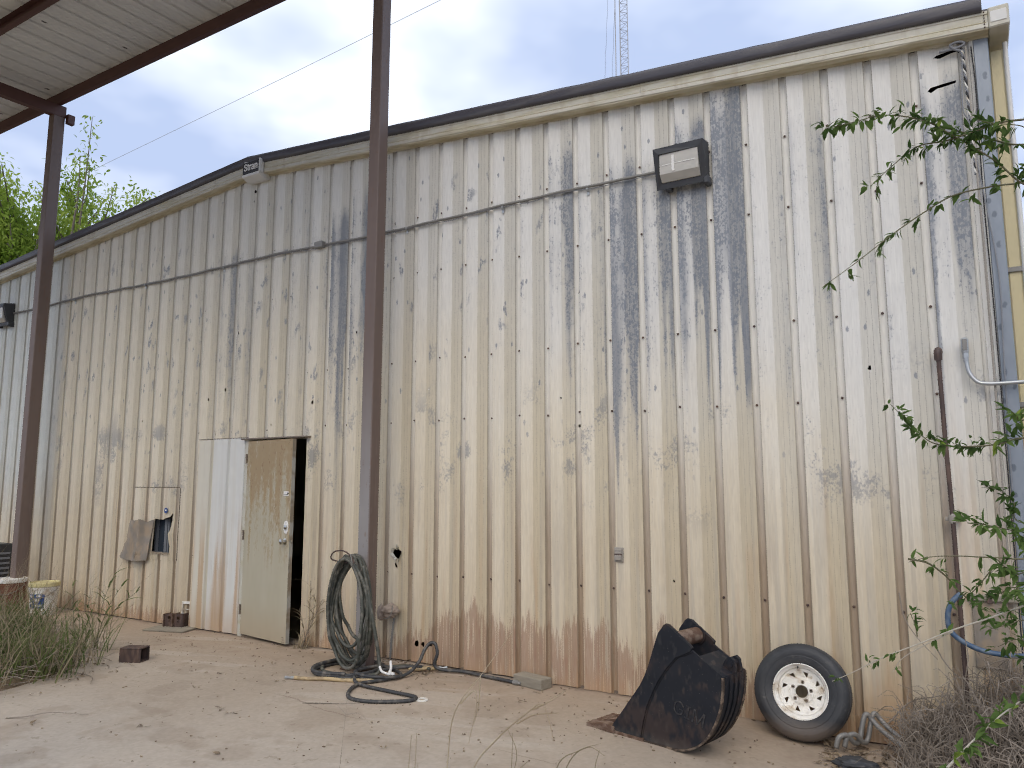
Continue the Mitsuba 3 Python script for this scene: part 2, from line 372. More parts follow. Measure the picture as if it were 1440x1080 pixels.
mat('rim_paint', rim_col, 0.4)
mat('wood_grey', lambda p, n, uv: mix((0.30, 0.27, 0.21), (0.19, 0.165, 0.13), fbm(p.x * 6, p.y * 60, p.z * 60, 3)), 0.7)
mat('cloth_rag', lambda p, n, uv: mix((0.40, 0.33, 0.27), (0.28, 0.22, 0.18), fbm(p.x * 30, p.y * 30, p.z * 30, 3)), 0.85)
mat('grey_cover', lambda p, n, uv: mix((0.34, 0.31, 0.27), (0.25, 0.23, 0.20), fbm(p.x * 60, p.y * 60, p.z * 60, 3)), 0.5)


def concrete(p, n, uv):
    x, y = p.x, p.y
    n1 = fbm(x * 0.8, y * 0.8, 1.0, 4); n2 = fbm(x * 5, y * 5, 2.0, 4); n3 = fbm(x * 45, y * 45, 3.0, 3)
    c = mix((0.345, 0.285, 0.22), (0.395, 0.34, 0.275), smoothstep(0.3, 0.7, 0.6 * n1 + 0.4 * n2))
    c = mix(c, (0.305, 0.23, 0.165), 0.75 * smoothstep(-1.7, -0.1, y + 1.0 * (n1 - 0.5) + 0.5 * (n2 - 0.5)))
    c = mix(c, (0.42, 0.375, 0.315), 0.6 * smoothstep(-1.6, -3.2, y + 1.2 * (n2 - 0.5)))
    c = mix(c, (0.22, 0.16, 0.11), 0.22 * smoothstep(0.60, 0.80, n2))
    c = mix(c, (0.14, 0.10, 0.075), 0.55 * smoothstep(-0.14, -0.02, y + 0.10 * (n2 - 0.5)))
    c = mix(c, (0.17, 0.13, 0.10), 0.35 * smoothstep(0.76, 0.84, fbm(x * 17, y * 17, 6.0, 3)))
    sw = fbm(x * 1.2 + 0.5 * y, y * 7.0 - 2.0 * x, 8.0, 3)
    c = mix(c, (0.46, 0.415, 0.35), 0.30 * smoothstep(0.56, 0.70, sw) * smoothstep(0.4, 0.6, n1))
    c = mix(c, (0.25, 0.195, 0.145), 0.35 * smoothstep(0.60, 0.72, fbm(x * 2.3 + 7, y * 3.1, 9.0, 4)))
    cr = dr.abs(y + 1.55 + 0.05 * x + 0.25 * (fbm(x * 1.5, y * 1.5, 12.0, 4) - 0.5)) + 0.02 * noise(x * 3, y * 3)
    c = mix(c, (0.17, 0.13, 0.10), 0.55 * smoothstep(0.016, 0.006, cr) * smoothstep(-2.0, -0.5, x) * smoothstep(2.6, 1.2, x))
    return c * (0.90 + 0.20 * n3)


mat('concrete', concrete, 0.8, spec=0.25, bump=lambda p, n, uv: fbm(p.x * 30, p.y * 30, 1.0, 4), scale=0.0022)
mat('soil', lambda p, n, uv: mix((0.20, 0.135, 0.085), (0.12, 0.10, 0.06), fbm(p.x * 1.5, p.y * 1.5, 1.0, 5)), 0.9, spec=0.2)


def leafmat(name, a, b, k=9.0, trans=0.45, rough=0.5):
    scene[name] = {'type': 'principledthin', 'base_color': proc(lambda p, n, uv: mix(a, b, smoothstep(0.3, 0.7, fbm(p.x * k, p.y * k, p.z * k, 3)))), 'roughness': rough, 'diff_trans': trans * 2, 'spec_tint': 0.0}
    return name


leafmat('tree_leaf', (0.22, 0.33, 0.055), (0.42, 0.53, 0.12), 1.3, 0.5)
leafmat('shrub_leaf', (0.055, 0.098, 0.030), (0.12, 0.185, 0.055), 12.0, 0.35)
leafmat('young_leaf', (0.16, 0.24, 0.04), (0.22, 0.30, 0.06), 12.0, 0.4)
leafmat('grass_green', (0.085, 0.125, 0.042), (0.17, 0.20, 0.075), 3.0, 0.35)
leafmat('grass_dry', (0.38, 0.32, 0.22), (0.28, 0.23, 0.15), 5.0, 0.3)
leafmat('straw_pale', (0.56, 0.49, 0.36), (0.42, 0.34, 0.23), 5.0, 0.3)
mat('dead_stem', lambda p, n, uv: mix((0.165, 0.135, 0.105), (0.29, 0.245, 0.20), smoothstep(0.35, 0.65, fbm(p.x * 6, p.y * 6, p.z * 6, 3))), 0.8)
mat('dead_leaf', lambda p, n, uv: mix((0.10, 0.070, 0.045), (0.24, 0.18, 0.115), smoothstep(0.35, 0.65, fbm(p.x * 9, p.y * 9, p.z * 9, 3))), 0.8)
mat('dark_mould', (0.05, 0.04, 0.03), 0.9)
mat('bark', lambda p, n, uv: mix((0.13, 0.11, 0.09), (0.22, 0.19, 0.16), fbm(p.x * 12, p.y * 12, p.z * 4, 3)), 0.85)
mat('green_stem', (0.13, 0.12, 0.065), 0.6)
mat('pale_stem', (0.50, 0.46, 0.38), 0.6)
mat('tower_steel', (0.42, 0.44, 0.47), 0.5)
mat('wire_dark', (0.20, 0.21, 0.23), 0.5)
mat('shadow_black', (0.03, 0.03, 0.03), 0.7)
# ------------------------------------------------------------------ ground
g = MB(); R = 900.0
xs = np.concatenate([[-R, -200, -60], np.linspace(-20, 14, 35), [60, 200, R]]); ys = np.concatenate([[-R, -200, -60], np.linspace(-18, 6, 25), [60, 200, R]])
gx, gy = np.meshgrid(xs, ys, indexing='ij')
gz = -0.16 + 0 * gx
i, j = np.meshgrid(np.arange(len(xs) - 1), np.arange(len(ys) - 1), indexing='ij')
q = len(ys)
g.add(np.stack([gx, gy, gz], -1).reshape(-1, 3), np.stack([i * q + j, (i + 1) * q + j, (i + 1) * q + j + 1, i * q + j + 1], -1).reshape(-1, 4))
obj('ground', g, 'soil', kind='structure')
sx = np.linspace(-12.0, 9.0, 211); sy = np.linspace(-12.0, 0.02, 121)
gx, gy = np.meshgrid(sx, sy, indexing='ij')
gz = 0.010 * (meshkit.fbm(np.stack([gx * 0.7, gy * 0.7, 0 * gx], -1), 3, 5) - 0.5) + 0.004 * (meshkit.fbm(np.stack([gx * 4, gy * 4, 0 * gx], -1), 3, 8) - 0.5)
gz -= 0.06 * np.clip((gx - 2.3) / 0.8, 0, 1)
gz = np.where((gx < -11.99) | (gx > 8.99) | (gy < -11.99), -0.2, gz); q = len(sy)
i, j = np.meshgrid(np.arange(len(sx) - 1), np.arange(len(sy) - 1), indexing='ij')
g = MB().add(np.stack([gx, gy, gz], -1).reshape(-1, 3), np.stack([i * q + j, (i + 1) * q + j, (i + 1) * q + j + 1, i * q + j + 1], -1).reshape(-1, 4))
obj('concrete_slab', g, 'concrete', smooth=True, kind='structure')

# ------------------------------------------------------------------ the metal building
RIDGE, XR, XL, SLOPE = -3.12, 4.30, -10.97, 0.0795
def ztop(x): return 5.395 - SLOPE * abs(x - RIDGE) + 0.0
B = thing('metal_building', 'weathered cream ribbed metal building with a low gable roof and dark roof edge', 'building')
PROF = [(0.0, -0.014), (0.009, -0.0145), (0.0155, -0.0175), (0.0205, -0.024), (0.0245, -0.034), (0.0275, -0.046), (0.0305, -0.0515), (0.036, -0.053), (0.090, -0.047), (0.1515, -0.0395), (0.1525, -0.0395), (0.214, -0.047), (0.2688, -0.053), (0.2743, -0.0515), (0.2773, -0.046), (0.2803, -0.034), (0.2843, -0.024), (0.2893, -0.0175), (0.2958, -0.0145), (P, -0.014)]
PX, PY = np.array([a for a, _ in PROF]), np.array([b for _, b in PROF])


def star(cx, cz, rx, rz, n=9, seed=0, rough=0.35):
    r = np.random.default_rng(seed); a = np.linspace(0, 2 * np.pi, n, endpoint=False) + r.uniform(-.2, .2, n); s = 1 + rough * r.uniform(-1, 1, n)
    return Polygon(np.stack([cx + rx * s * np.cos(a), cz + rz * s * np.sin(a)], -1)).buffer(0)


door_hole = sbox(-3.0, -1, -2.08, 2.19)
win_hole = Polygon([(-4.74, 0.845), (-4.71, 1.26), (-4.62, 1.255), (-4.55, 1.245), (-4.48, 1.27), (-4.40, 1.29), (-4.335, 1.34), (-4.35, 1.20), (-4.37, 1.12), (-4.41, 1.08), (-4.385, 1.0), (-4.37, 0.93), (-4.385, 0.85), (-4.5, 0.83), (-4.6, 0.85)])
torn_hole = Polygon([(-0.80, 1.06), (-0.775, 1.045), (-0.76, 1.085), (-0.748, 1.05), (-0.715, 1.04), (-0.73, 1.0), (-0.745, 0.975), (-0.76, 0.93), (-0.77, 0.97), (-0.79, 0.98), (-0.825, 1.02)])
slots = [Polygon([(4.04, 4.492), (4.06, 4.475), (4.10, 4.50), (4.215, 4.507), (4.22, 4.525), (4.12, 4.525), (4.06, 4.515)]), Polygon([(4.09, 4.735), (4.13, 4.72), (4.20, 4.735), (4.25, 4.735), (4.25, 4.755), (4.17, 4.755), (4.11, 4.75)])]
bullets = [star(x, z, r, r * 1.3, 7, s) for s, (x, z, r) in enumerate([(-3.321, 3.478, .022), (-3.30, 3.49, .018), (-2.098, 3.336, .016), (-3.492, 2.817, .02), (-3.801, 2.714, .014), (-0.79, 0.90, .016), (1.231, 3.395, .010), (1.216, 2.196, .012), (0.62, 2.35, .007), (-0.42, 2.62, .006), (1.05, 2.45, .007), (-2.02, 2.58, .016), (-5.1, 2.5, .012),
    (3.55, 2.52, .013), (4.12, 4.18, .010), (-6.2, 2.52, .010), (-0.35, 0.19, .014), (-0.45, 0.185, .02), (-0.52, 0.19, .022), (2.05, 0.93, .008), (0.3, 2.3, .006), (-1.4, 3.3, .010), (-2.66, 2.36, .010), (-3.93, 2.3, .012), (-3.62, 2.28, .010), (-3.1, 5.22, .02), (-3.12, 5.1, .01)])]
HOLES = unary_union([door_hole, win_hole, torn_hole] + slots + bullets)


def panel_mesh(k, zlo=None, zhi=None, clip=None, proud=0.0, holes=HOLES, dz=0.16):
    """The sheet between two valleys, cut to the gable line and around the openings, slightly oil-canned."""
    x0 = k * P; mb = MB(); r = np.random.default_rng(1000 + k)
    hollow = bool(sbox(x0, -1, x0 + P, 7).intersects(holes))
    z1 = zlo if zlo is not None else 0.004 + 0.018 * r.random() - 0.06 * min(max((k * P - 2.0) / 0.8, 0), 1)
    for s in range(len(PX) - 1):
        a, b = x0 + PX[s], x0 + PX[s + 1]
        za, zb = (ztop(a), ztop(b)) if zhi is None else (zhi, zhi)
        mid = [(RIDGE, ztop(RIDGE))] if zhi is None and a < RIDGE < b else []
        strip = Polygon([(a, z1), (b, z1), (b, zb)] + mid + [(a, za)])
        if clip is not None: strip = strip.intersection(clip)
        if strip.is_empty: continue
        zs = np.concatenate([np.arange(z1, min(za, zb) - 0.05, dz), [max(za, zb) + 0.01]])
        near = hollow and strip.intersects(holes)
        if not near and clip is None and not mid:
            m = len(zs); zz = np.array([[z, z] for z in zs]); zz[-1] = [za, zb]
            v = np.stack([np.broadcast_to([a, b], zz.shape), 0 * zz, zz], -1).reshape(-1, 3)
            f = [[2 * t, 2 * t + 1, 2 * t + 3, 2 * t + 2] for t in range(m - 1)]
            mb.add(v, f)
            continue
        shp = strip.difference(holes) if near else strip
        for t in range(len(zs) - 1):
            c = shp.intersection(sbox(a - 1, zs[t], b + 1, zs[t + 1]))
            for gm in getattr(c, 'geoms', [c]):
                if gm.geom_type != 'Polygon' or gm.area < 1e-8: continue
                v, f = trimesh.creation.triangulate_polygon(gm, engine='earcut')
                v = np.asarray(v); mb.add(np.stack([v[:, 0], 0 * v[:, 0], v[:, 1]], -1), np.asarray(f))
    m = mb.get(); v = m.vertices.copy()
    y = np.interp(v[:, 0] - x0, PX, PY) - proud
    e = np.clip(np.minimum(v[:, 0] - x0 - 0.03, x0 + P - 0.03 - v[:, 0]) / 0.08, 0, 1)
    y += e * 0.011 * (meshkit.fbm(np.stack([v[:, 0] * 2.0 + k * 3.7, v[:, 2] * 1.1, 0 * y], -1), 3, 2) - 0.5)
    # the torn window opening and the small torn hole bend the sheet around them
    for cx, cz, w, amp in ((-0.765, 1.01, 0.10, 0.02), (-4.35, 1.05, 0.10, 0.025)):
        y -= amp * np.exp(-((v[:, 0] - cx) ** 2 + (v[:, 2] - cz) ** 2) / w ** 2)
    v[:, 1] = y; m.vertices = v
    m.merge_vertices()
    n = m.face_normals[:, 1] > 0
    m.faces[n] = m.faces[n][:, ::-1]
    return m


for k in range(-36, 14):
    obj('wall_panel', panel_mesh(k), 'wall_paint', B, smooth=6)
# newer white sheets beside the door, and the patch round the torn window
for k in (-13, -12, -11):
    obj('patch_panel', panel_mesh(k, 0.015, 2.222 + 0.006 * (k + 12), sbox(-3.90, 0, -3.052, 3), 0.006, door_hole), 'patch_white', B, smooth=6, label='whiter replacement sheet beside the door' if k == -12 else None)
for k in (-17, -16, -15, -14):
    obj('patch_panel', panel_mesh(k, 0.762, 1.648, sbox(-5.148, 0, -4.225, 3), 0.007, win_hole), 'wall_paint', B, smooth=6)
t = MB()
for a, b in ((-5.148, -4.225),):
    xs_ = np.arange(a, b, 0.01); t.tube(np.c_[xs_, [np.interp(x % P, PX, PY) - 0.009 for x in xs_], 0 * xs_ + 1.65], 0.005, 5)
obj('lap_seam', t, 'brown_trim', B); t = MB()
xs_ = np.arange(-3.90, -3.052, 0.01); t.tube(np.c_[xs_, [np.interp(x % P, PX, PY) - 0.008 for x in xs_], 0 * xs_ + 2.226], 0.0035, 5)
obj('lap_seam', t, 'brown_trim', B); t = MB()
t.tube([(-4.222, -0.052, 0.765), (-4.222, -0.052, 1.645)], 0.004, 5)
obj('lap_seam', t, 'brown_trim', B)
t = MB().lathe([(0, 0.0), (0.034, 0.0), (0.034, 0.002), (0, 0.002)], frame((-4.472, -0.066, 1.365), (1, 0, 0), (0, 0, 1), (0, -1, 0)), 24)
obj('sticker', t, 'blue_ink', B, label='round blue sticker above the torn window hole')
obj('print', MB().box((-4.487, -0.0705, 1.36), (-4.457, -0.0683, 1.378)), 'white_plastic', B + '__sticker')
# torn flap of sheet hanging left of the window opening
fl = [(-4.715, 1.25, 0), (-4.80, 1.215, .2), (-4.85, 1.252, .35), (-4.96, 1.235, .6), (-5.066, 1.247, .8), (-5.10, 1.17, .9), (-5.135, 1.04, .95), (-5.10, 1.0, .9), (-5.16, 0.955, 1), (-5.216, 0.94, 1), (-5.26, 0.86, 1.1), (-5.383, 0.765, 1.3), (-5.16, 0.742, .9), (-4.95, 0.735, .5), (-4.763, 0.747, 0.1), (-4.745, 0.845, 0)]
v, f = trimesh.creation.triangulate_polygon(Polygon([(a, b) for a, b, _ in fl]), engine='earcut')
m = trimesh.Trimesh(np.c_[v[:, 0], 0 * v[:, 0], v[:, 1]], f)
for _ in range(4): m = m.subdivide()
v = m.vertices.copy(); d = -4.72 - v[:, 0]
v[:, 1] = -0.075 - 0.10 * np.clip(d / 0.3, 0, 1) + 0.10 * np.clip((d - 0.25) / 0.4, 0, 1) - 0.035 * np.exp(-((d - 0.14 - 0.1 * (1.25 - v[:, 2])) / 0.035) ** 2) - 0.012 * np.sin(v[:, 2] * 9 + d * 14)
w = v.copy(); w[:, 1] += 0.003
obj('torn_flap', MB().add(v, m.faces).add(w, m.faces[:, ::-1]), 'flap_metal', B, smooth=25, label='torn brownish flap of sheet bent out left of the window hole')
# window frame seen through the torn hole
t = MB(); t.box((-4.80, 0.02, 0.80), (-4.755, 0.07, 1.36)).box((-4.30, 0.02, 0.80), (-4.255, 0.07, 1.36)).box((-4.755, 0.02, 0.80), (-4.30, 0.07, 0.845)).box((-4.755, 0.02, 1.315), (-4.30, 0.07, 1.36)).box((-4.615, 0.03, 0.845), (-4.565, 0.06, 1.315)).box((-4.555, 0.035, 0.845), (-4.53, 0.058, 1.315))
obj('window', t, 'inner_bar', B)
obj('pane', MB().box((-4.755, 0.05, 0.845), (-4.617, 0.056, 1.315)), 'inner_pane', B + '__window')
t = MB()
for k in range(9):
    x = -4.73 + 0.04 * k; t.tube(smooth_path([(x, -0.06, 0.85), (x + 0.02, -0.085, 0.835 + 0.02 * rng.random()), (x + 0.045, -0.07, 0.845)], 4), 0.008, 5)
obj('torn_lip', t, 'flap_metal', B, smooth=40)
# small torn hole: bent-out lips
cs = np.array(torn_hole.exterior.coords)[:-1]; c0 = cs.mean(0); t = MB()
for a in range(len(cs)):
    p, q = cs[a], cs[(a + 1) % len(cs)]
    if a % 4 == 3: continue
    o = 0.022 * ((p + q) / 2 - c0) / np.linalg.norm((p + q) / 2 - c0)
    t.add([(p[0], -0.058, p[1]), (q[0], -0.058, q[1]), (q[0] + o[0], -0.085, q[1] + o[1]), (p[0] + o[0] * .6, -0.08, p[1] + o[1] * .6), (p[0], -0.0575, p[1]), (q[0], -0.0575, q[1]), (q[0] + o[0] * 1.05, -0.083, q[1] + o[1]), (p[0] + o[0] * .65, -0.078, p[1] + o[1] * .6)], [[0, 1, 2, 3], [7, 6, 5, 4]])
obj('torn_lip', t, 'trim_cream', B, label='pale bent-out edge of the small torn hole')
# screws in the valleys along the girts
t = MB(); ico = trimesh.creation.icosphere(1, 1.0)
for k in range(-35, 14):
    for zg in (0.83, 2.31, 2.925, 3.83, 4.42):
        if rng.random() < 0.06 or (k == -14 and zg < 1.5) or (-3.1 < k * P < -2.0 and zg < 2.2): continue
        if zg > ztop(k * P) - 0.2: continue
        t.mesh(ico, np.array([[0.010, 0, 0, k * P + rng.uniform(-.006, .006)], [0, 0.006, 0, -0.024], [0, 0, 0.010, zg + rng.uniform(-.012, .012)], [0, 0, 0, 1]]))
obj('screw', t, 'rust_pipe', B, smooth=True, kind='stuff')
# corner: plain flat strip, galvanized corner post trim, loose split
t = MB(); t.box((4.268, -0.03, 0), (4.31, -0.012, ztop(4.29)))
t.add([(4.31, -0.045, 0.0), (4.335, -0.058, 0), (4.335, -0.058, 4.79), (4.31, -0.045, 4.79)], [[0, 1, 2, 3]])
obj('corner_strip', t, 'wall_paint', B)
obj('corner_trim', MB().box((4.335, -0.062, 0.0), (4.425, 0.10, 4.785), ch=0.006), 'galvanized', B, label='blue-grey galvanized trim on the right corner')
obj('corner_seam', MB().tube(smooth_path([(4.323, -0.063, 4.74), (4.331, -0.066, 4.4), (4.322, -0.064, 3.6), (4.33, -0.066, 2.6), (4.325, -0.064, 0.3)], 8), 0.0045, 6), 'shadow_black', B)
# other walls, floor side and roof
t = MB(); L = 24.0
obj('side_wall', MB().box((XL - 0.05, 0.02, -0.3), (XL + 0.0, L, ztop(XL) - 0.03)), 'yellow_paint', B)
obj('side_wall', MB().box((4.40, 0.101, -0.3), (4.424, L, ztop(4.4) - 0.03)), 'yellow_paint', B)
obj('back_wall', MB().add([(x, y, z) for y in (L - 0.05, L) for x, z in ((XL, -0.3), (4.4, -0.3), (4.4, ztop(4.4)), (RIDGE, ztop(RIDGE) + .1), (XL, ztop(XL)))], [[0, 1, 2, 3], [0, 3, 4, 4], [5, 8, 7, 6], [5, 9, 8, 8]]), 'yellow_paint', B)
def roofline(y0, y1, zoff, th, x0, x1):
    pts = [(x0, ztop(x0)), (RIDGE, ztop(RIDGE)), (x1, ztop(x1))]
    v = [(x, y, z + zoff + h) for h in (0, th) for y in (y0, y1) for x, z in pts]
    f = []
    for s in (0, 1):
        a = s; f += [[6 + a, 6 + a + 1, 6 + a + 4, 6 + a + 3], [a + 3, a + 4, a + 1, a], [a, a + 1, a + 7, a + 6], [a + 10, a + 4, a + 3, a + 9][::-1]]
    f += [[0, 6, 9, 3], [2, 5, 11, 8]]
    return np.array(v), np.array(f)
obj('roof', MB().add(*roofline(-0.14, L, 0.12, 0.03, XL - 0.15, 4.50)), 'trim_dark', B)
# rake trim: soffit, cream fascia with two folded lines, dark rolled edge
def rake(name, prof, matname, x0, x1, dip=0.0, smooth=25, jag=0.0):
    """Sweeps a (y, dz) outline along the gable line from x0 to x1."""
    n = max(2, int(abs(x1 - x0) / 0.15)); xs_ = np.linspace(x0, x1, n); m_ = len(prof); r = np.random.default_rng(int(abs(x0) * 100))
    v = np.array([[(x, y + jag * r.normal(), ztop(x) + dz + jag * r.normal()) for y, dz in prof] for x in xs_]).reshape(-1, 3)
    f = [[a * m_ + b, a * m_ + (b + 1) % m_, (a + 1) * m_ + (b + 1) % m_, (a + 1) * m_ + b] for a in range(n - 1) for b in range(m_)]
    f += [[0, b + 1, b, b] for b in range(1, m_ - 1)] if False else []
    t_ = MB().add(v, f)
    for e in (0, n - 1):
        poly = Polygon([(y, z) for _, y, z in v[e * m_:(e + 1) * m_]])
        pv, pf = trimesh.creation.triangulate_polygon(poly, engine='earcut')
        t_.add([(v[e * m_][0], a, b) for a, b in pv], pf)
    return obj(name, t_, matname, B, smooth=smooth)
CREAM = [(-0.047, 0.012), (-0.150, 0.004), (-0.156, 0.010), (-0.154, 0.040), (-0.148, 0.046), (-0.150, 0.100), (-0.156, 0.106), (-0.156, 0.128), (-0.047, 0.128)]
SOFF = [(-0.0475, -0.012), (-0.062, -0.016), (-0.066, 0.004), (-0.148, -0.003), (-0.150, 0.003), (-0.0475, 0.011)]
DARK = [(-0.10, 0.124), (-0.165, 0.120), (-0.180, 0.128), (-0.188, 0.150), (-0.190, 0.195), (-0.182, 0.222), (-0.16, 0.236), (-0.05, 0.240), (-0.05, 0.155)]
joints_ = [(XL - 0.1, -8.3), (-8.298, -5.25), (-5.248, -3.155), (-2.86, -1.02), (-1.018, 1.9), (1.902, 4.43)]
for a, b in joints_:
    rake('fascia', CREAM, 'trim_cream', a, b)
    fk_ = rake('fold_line', [(-0.1535, 0.047), (-0.1500, 0.043), (-0.1500, 0.052)], 'trim_soffit', a + 0.01, b - 0.01)
rake('soffit', SOFF, 'trim_soffit', XL, -3.12, jag=0.0012); rake('soffit', SOFF, 'trim_soffit', -3.12, 4.43, jag=0.0012)
rake('roof_edge', DARK, 'trim_dark', XL - 0.1, RIDGE, jag=0.0015); rake('roof_edge', DARK, 'trim_dark', RIDGE, 4.40, jag=0.0015)
# ridge nameplate
t = MB(); t.box((-3.15, -0.215, 5.375), (-2.862, -0.19, 5.525), ch=0.004)
obj('nameplate', t, 'black_ink', B, label='black nameplate reading Stran at the ridge')
tm = meshkit.text_mesh('Stran', 0.072, 0.006, bold=True); e = tm.bounds
sc_ = 0.235 / (e[1][0] - e[0][0])
obj('lettering', MB().mesh(tm, np.array([[sc_, 0, 0, -3.125], [0, 0, -1, -0.2165], [0, 1.15, 0, 5.415], [0, 0, 0, 1]])), 'white_plastic', B + '__nameplate')
t = MB(); pr = [(-0.05, 5.315), (-0.12, 5.305), (-0.213, 5.345), (-0.218, 5.372), (-0.188, 5.376), (-0.188, 5.55), (-0.05, 5.55)]
v = np.array([(x, y, z) for x in (-3.157, -2.858) for y, z in pr]); n_ = len(pr)
t.add(v, [[a, (a + 1) % n_, n_ + (a + 1) % n_, n_ + a] for a in range(n_)])
for e_ in (0, n_):
    pv, pf = trimesh.creation.triangulate_polygon(Polygon(pr), engine='earcut'); t.add([(v[e_][0], a, b) for a, b in pv], pf)
obj('ridge_cap', t, 'trim_white', B)
t = MB().box((-2.862, -0.222, 5.36), (-2.842, -0.16, 5.53), ch=0.003); obj('plate_edge', t, 'trim_white', B + '__nameplate')
# eave gutter end at the right corner
t = MB(); zg = ztop(4.43)
t.box((4.432, -0.155, zg + 0.0), (4.555, 6.0, zg + 0.15), ch=0.008)
obj('gutter', t, 'trim_cream', B, label='gutter box end turning the right corner')
obj('end_cap', MB().box((4.445, -0.160, zg + 0.035), (4.54, -0.1545, zg + 0.115), ch=0.002), 'trim_white', B + '__gutter')
t = MB()
for q in range(6): t.mesh(ico, np.array([[0.005, 0, 0, 4.41], [0, 0.004, 0, -0.158], [0, 0, 0.005, zg + 0.012 + 0.022 * q], [0, 0, 0, 1]]))
obj('rivet', t, 'rust_pipe', B, smooth=True, kind='stuff')
t = MB().box((4.428, 0.06, 0.1), (4.515, 0.20, zg - 0.06), ch=0.012)
obj('downspout', t, 'yellow_paint', B, label='yellow downspout on the right corner')
for zz_ in (4.02, 3.12, 2.2):
    obj('strap', MB().box((4.427, 0.045, zz_), (4.53, 0.215, zz_ + 0.035), ch=0.003), 'conduit_grey', B + '__downspout')
obj('edge_strip', MB().tube([(4.527, 0.05, 0.1), (4.527, 0.05, zg - 0.03)], 0.016, 8), 'trim_white', B + '__downspout', smooth=True)
# base: dark grout line and debris strip along the foot of the wall
t = MB()
for a, b in ((XL, -3.02), (-2.06, 4.4)): t.box((a, -0.022, -0.04), (b, 0.03, 0.022))
obj('base_angle', t, 'brown_trim', B)
# doorway: frame, header, door ajar
t = MB(); t.box((-3.062, -0.062, 0.0), (-3.0, 0.10, 2.20), ch=0.004)
obj('door_frame', t, 'trim_cream', B, label='pale door frame')
obj('door_frame', MB().box((-2.083, -0.030, 0.0), (-2.05, 0.10, 2.20), ch=0.004), 'door_edge', B)
obj('door_header', MB().box((-3.085, -0.112, 2.196), (-2.02, 0.02, 2.214), ch=0.003), 'brown_trim', B)
obj('door_sill', MB().box((-3.0, -0.055, 0.0), (-2.085, 0.12, 0.018), ch=0.003), 'concrete', B)
an = math.radians(-9.0); hx, hy, DW = -2.992, -0.058, 0.895
D = frame((hx, hy, 0), (math.cos(an), math.sin(an), 0), (-math.sin(an), math.cos(an), 0), (0, 0, 1))
dk = obj('door', MB().box((0, -0.022, 0.035), (DW - 0.003, 0.022, 2.178), D, ch=0.003), 'door_paint', B, label='olive-tan rust-stained metal door standing slightly open')
obj('latch_edge', MB().box((DW - 0.003, -0.021, 0.036), (DW, 0.021, 2.177), D), 'door_edge', dk)
def ring(cx, cz, prof, seg=28):
    return D @ frame((cx, -0.022, cz), (1, 0, 0), (0, 0, 1), (0, -1, 0))
obj('knob', MB().lathe([(0.0, 0.0), (0.034, 0.0), (0.034, 0.006), (0.016, 0.010), (0.012, 0.03), (0.024, 0.038), (0.029, 0.05), (0.026, 0.062), (0.012, 0.068), (0.0, 0.069)], ring(DW - 0.075, 1.085, 0), 28), 'chrome', dk, smooth=40)
obj('deadbolt_plate', MB().lathe([(0, 0), (0.044, 0), (0.042, 0.004), (0.0, 0.005)], ring(DW - 0.07, 1.235, 0) @ np.diag([1, 1.6, 1, 1.0]), 28), 'white_plastic', dk, smooth=40)
obj('deadbolt', MB().lathe([(0, 0), (0.026, 0.004), (0.026, 0.016), (0.016, 0.022), (0, 0.023)], ring(DW - 0.064, 1.235, 0), 24), 'chrome', dk, smooth=40)
st = obj('sticker', MB().box((DW - 0.135, -0.0235, 1.565), (DW - 0.045, -0.0222, 1.615), D), 'white_plastic', dk)
obj('bolt_tip', MB().box((DW - 0.001, -0.012, 1.075), (DW + 0.018, 0.010, 1.10), D, ch=0.003), 'chrome', dk)
t = MB().box((DW - 0.062, -0.0245, 1.572), (DW - 0.05, -0.0236, 1.608), D).box((DW - 0.066, -0.0245, 1.583), (DW - 0.046, -0.0237, 1.597), D)
for q in range(5): t.box((DW - 0.128 + 0.012 * q, -0.0245, 1.574), (DW - 0.119 + 0.012 * q, -0.0236, 1.581), D)
obj('print', t, 'black_ink', st) if False else obj('sticker_print', t, 'black_ink', dk)
for zz_ in (0.30, 1.12, 1.98):
    h = MB().tube([(-3.0, -0.09, zz_ - 0.055), (-3.0, -0.09, zz_ + 0.055)], 0.009, 8).box((-3.03, -0.075, zz_ - 0.05), (-3.0, -0.0625, zz_ + 0.05))
    obj('hinge', h, 'brown_trim', dk, smooth=30)
t = MB()
for q in range(8): t.box((DW - 0.075 + 0.004 * q, -0.024, 0.05 + 0.022 * (q % 3)), (DW - 0.06 + 0.004 * q, -0.0225, 0.056 + 0.022 * (q % 3)), D)
obj('scratch', t, 'rusty_steel', dk)

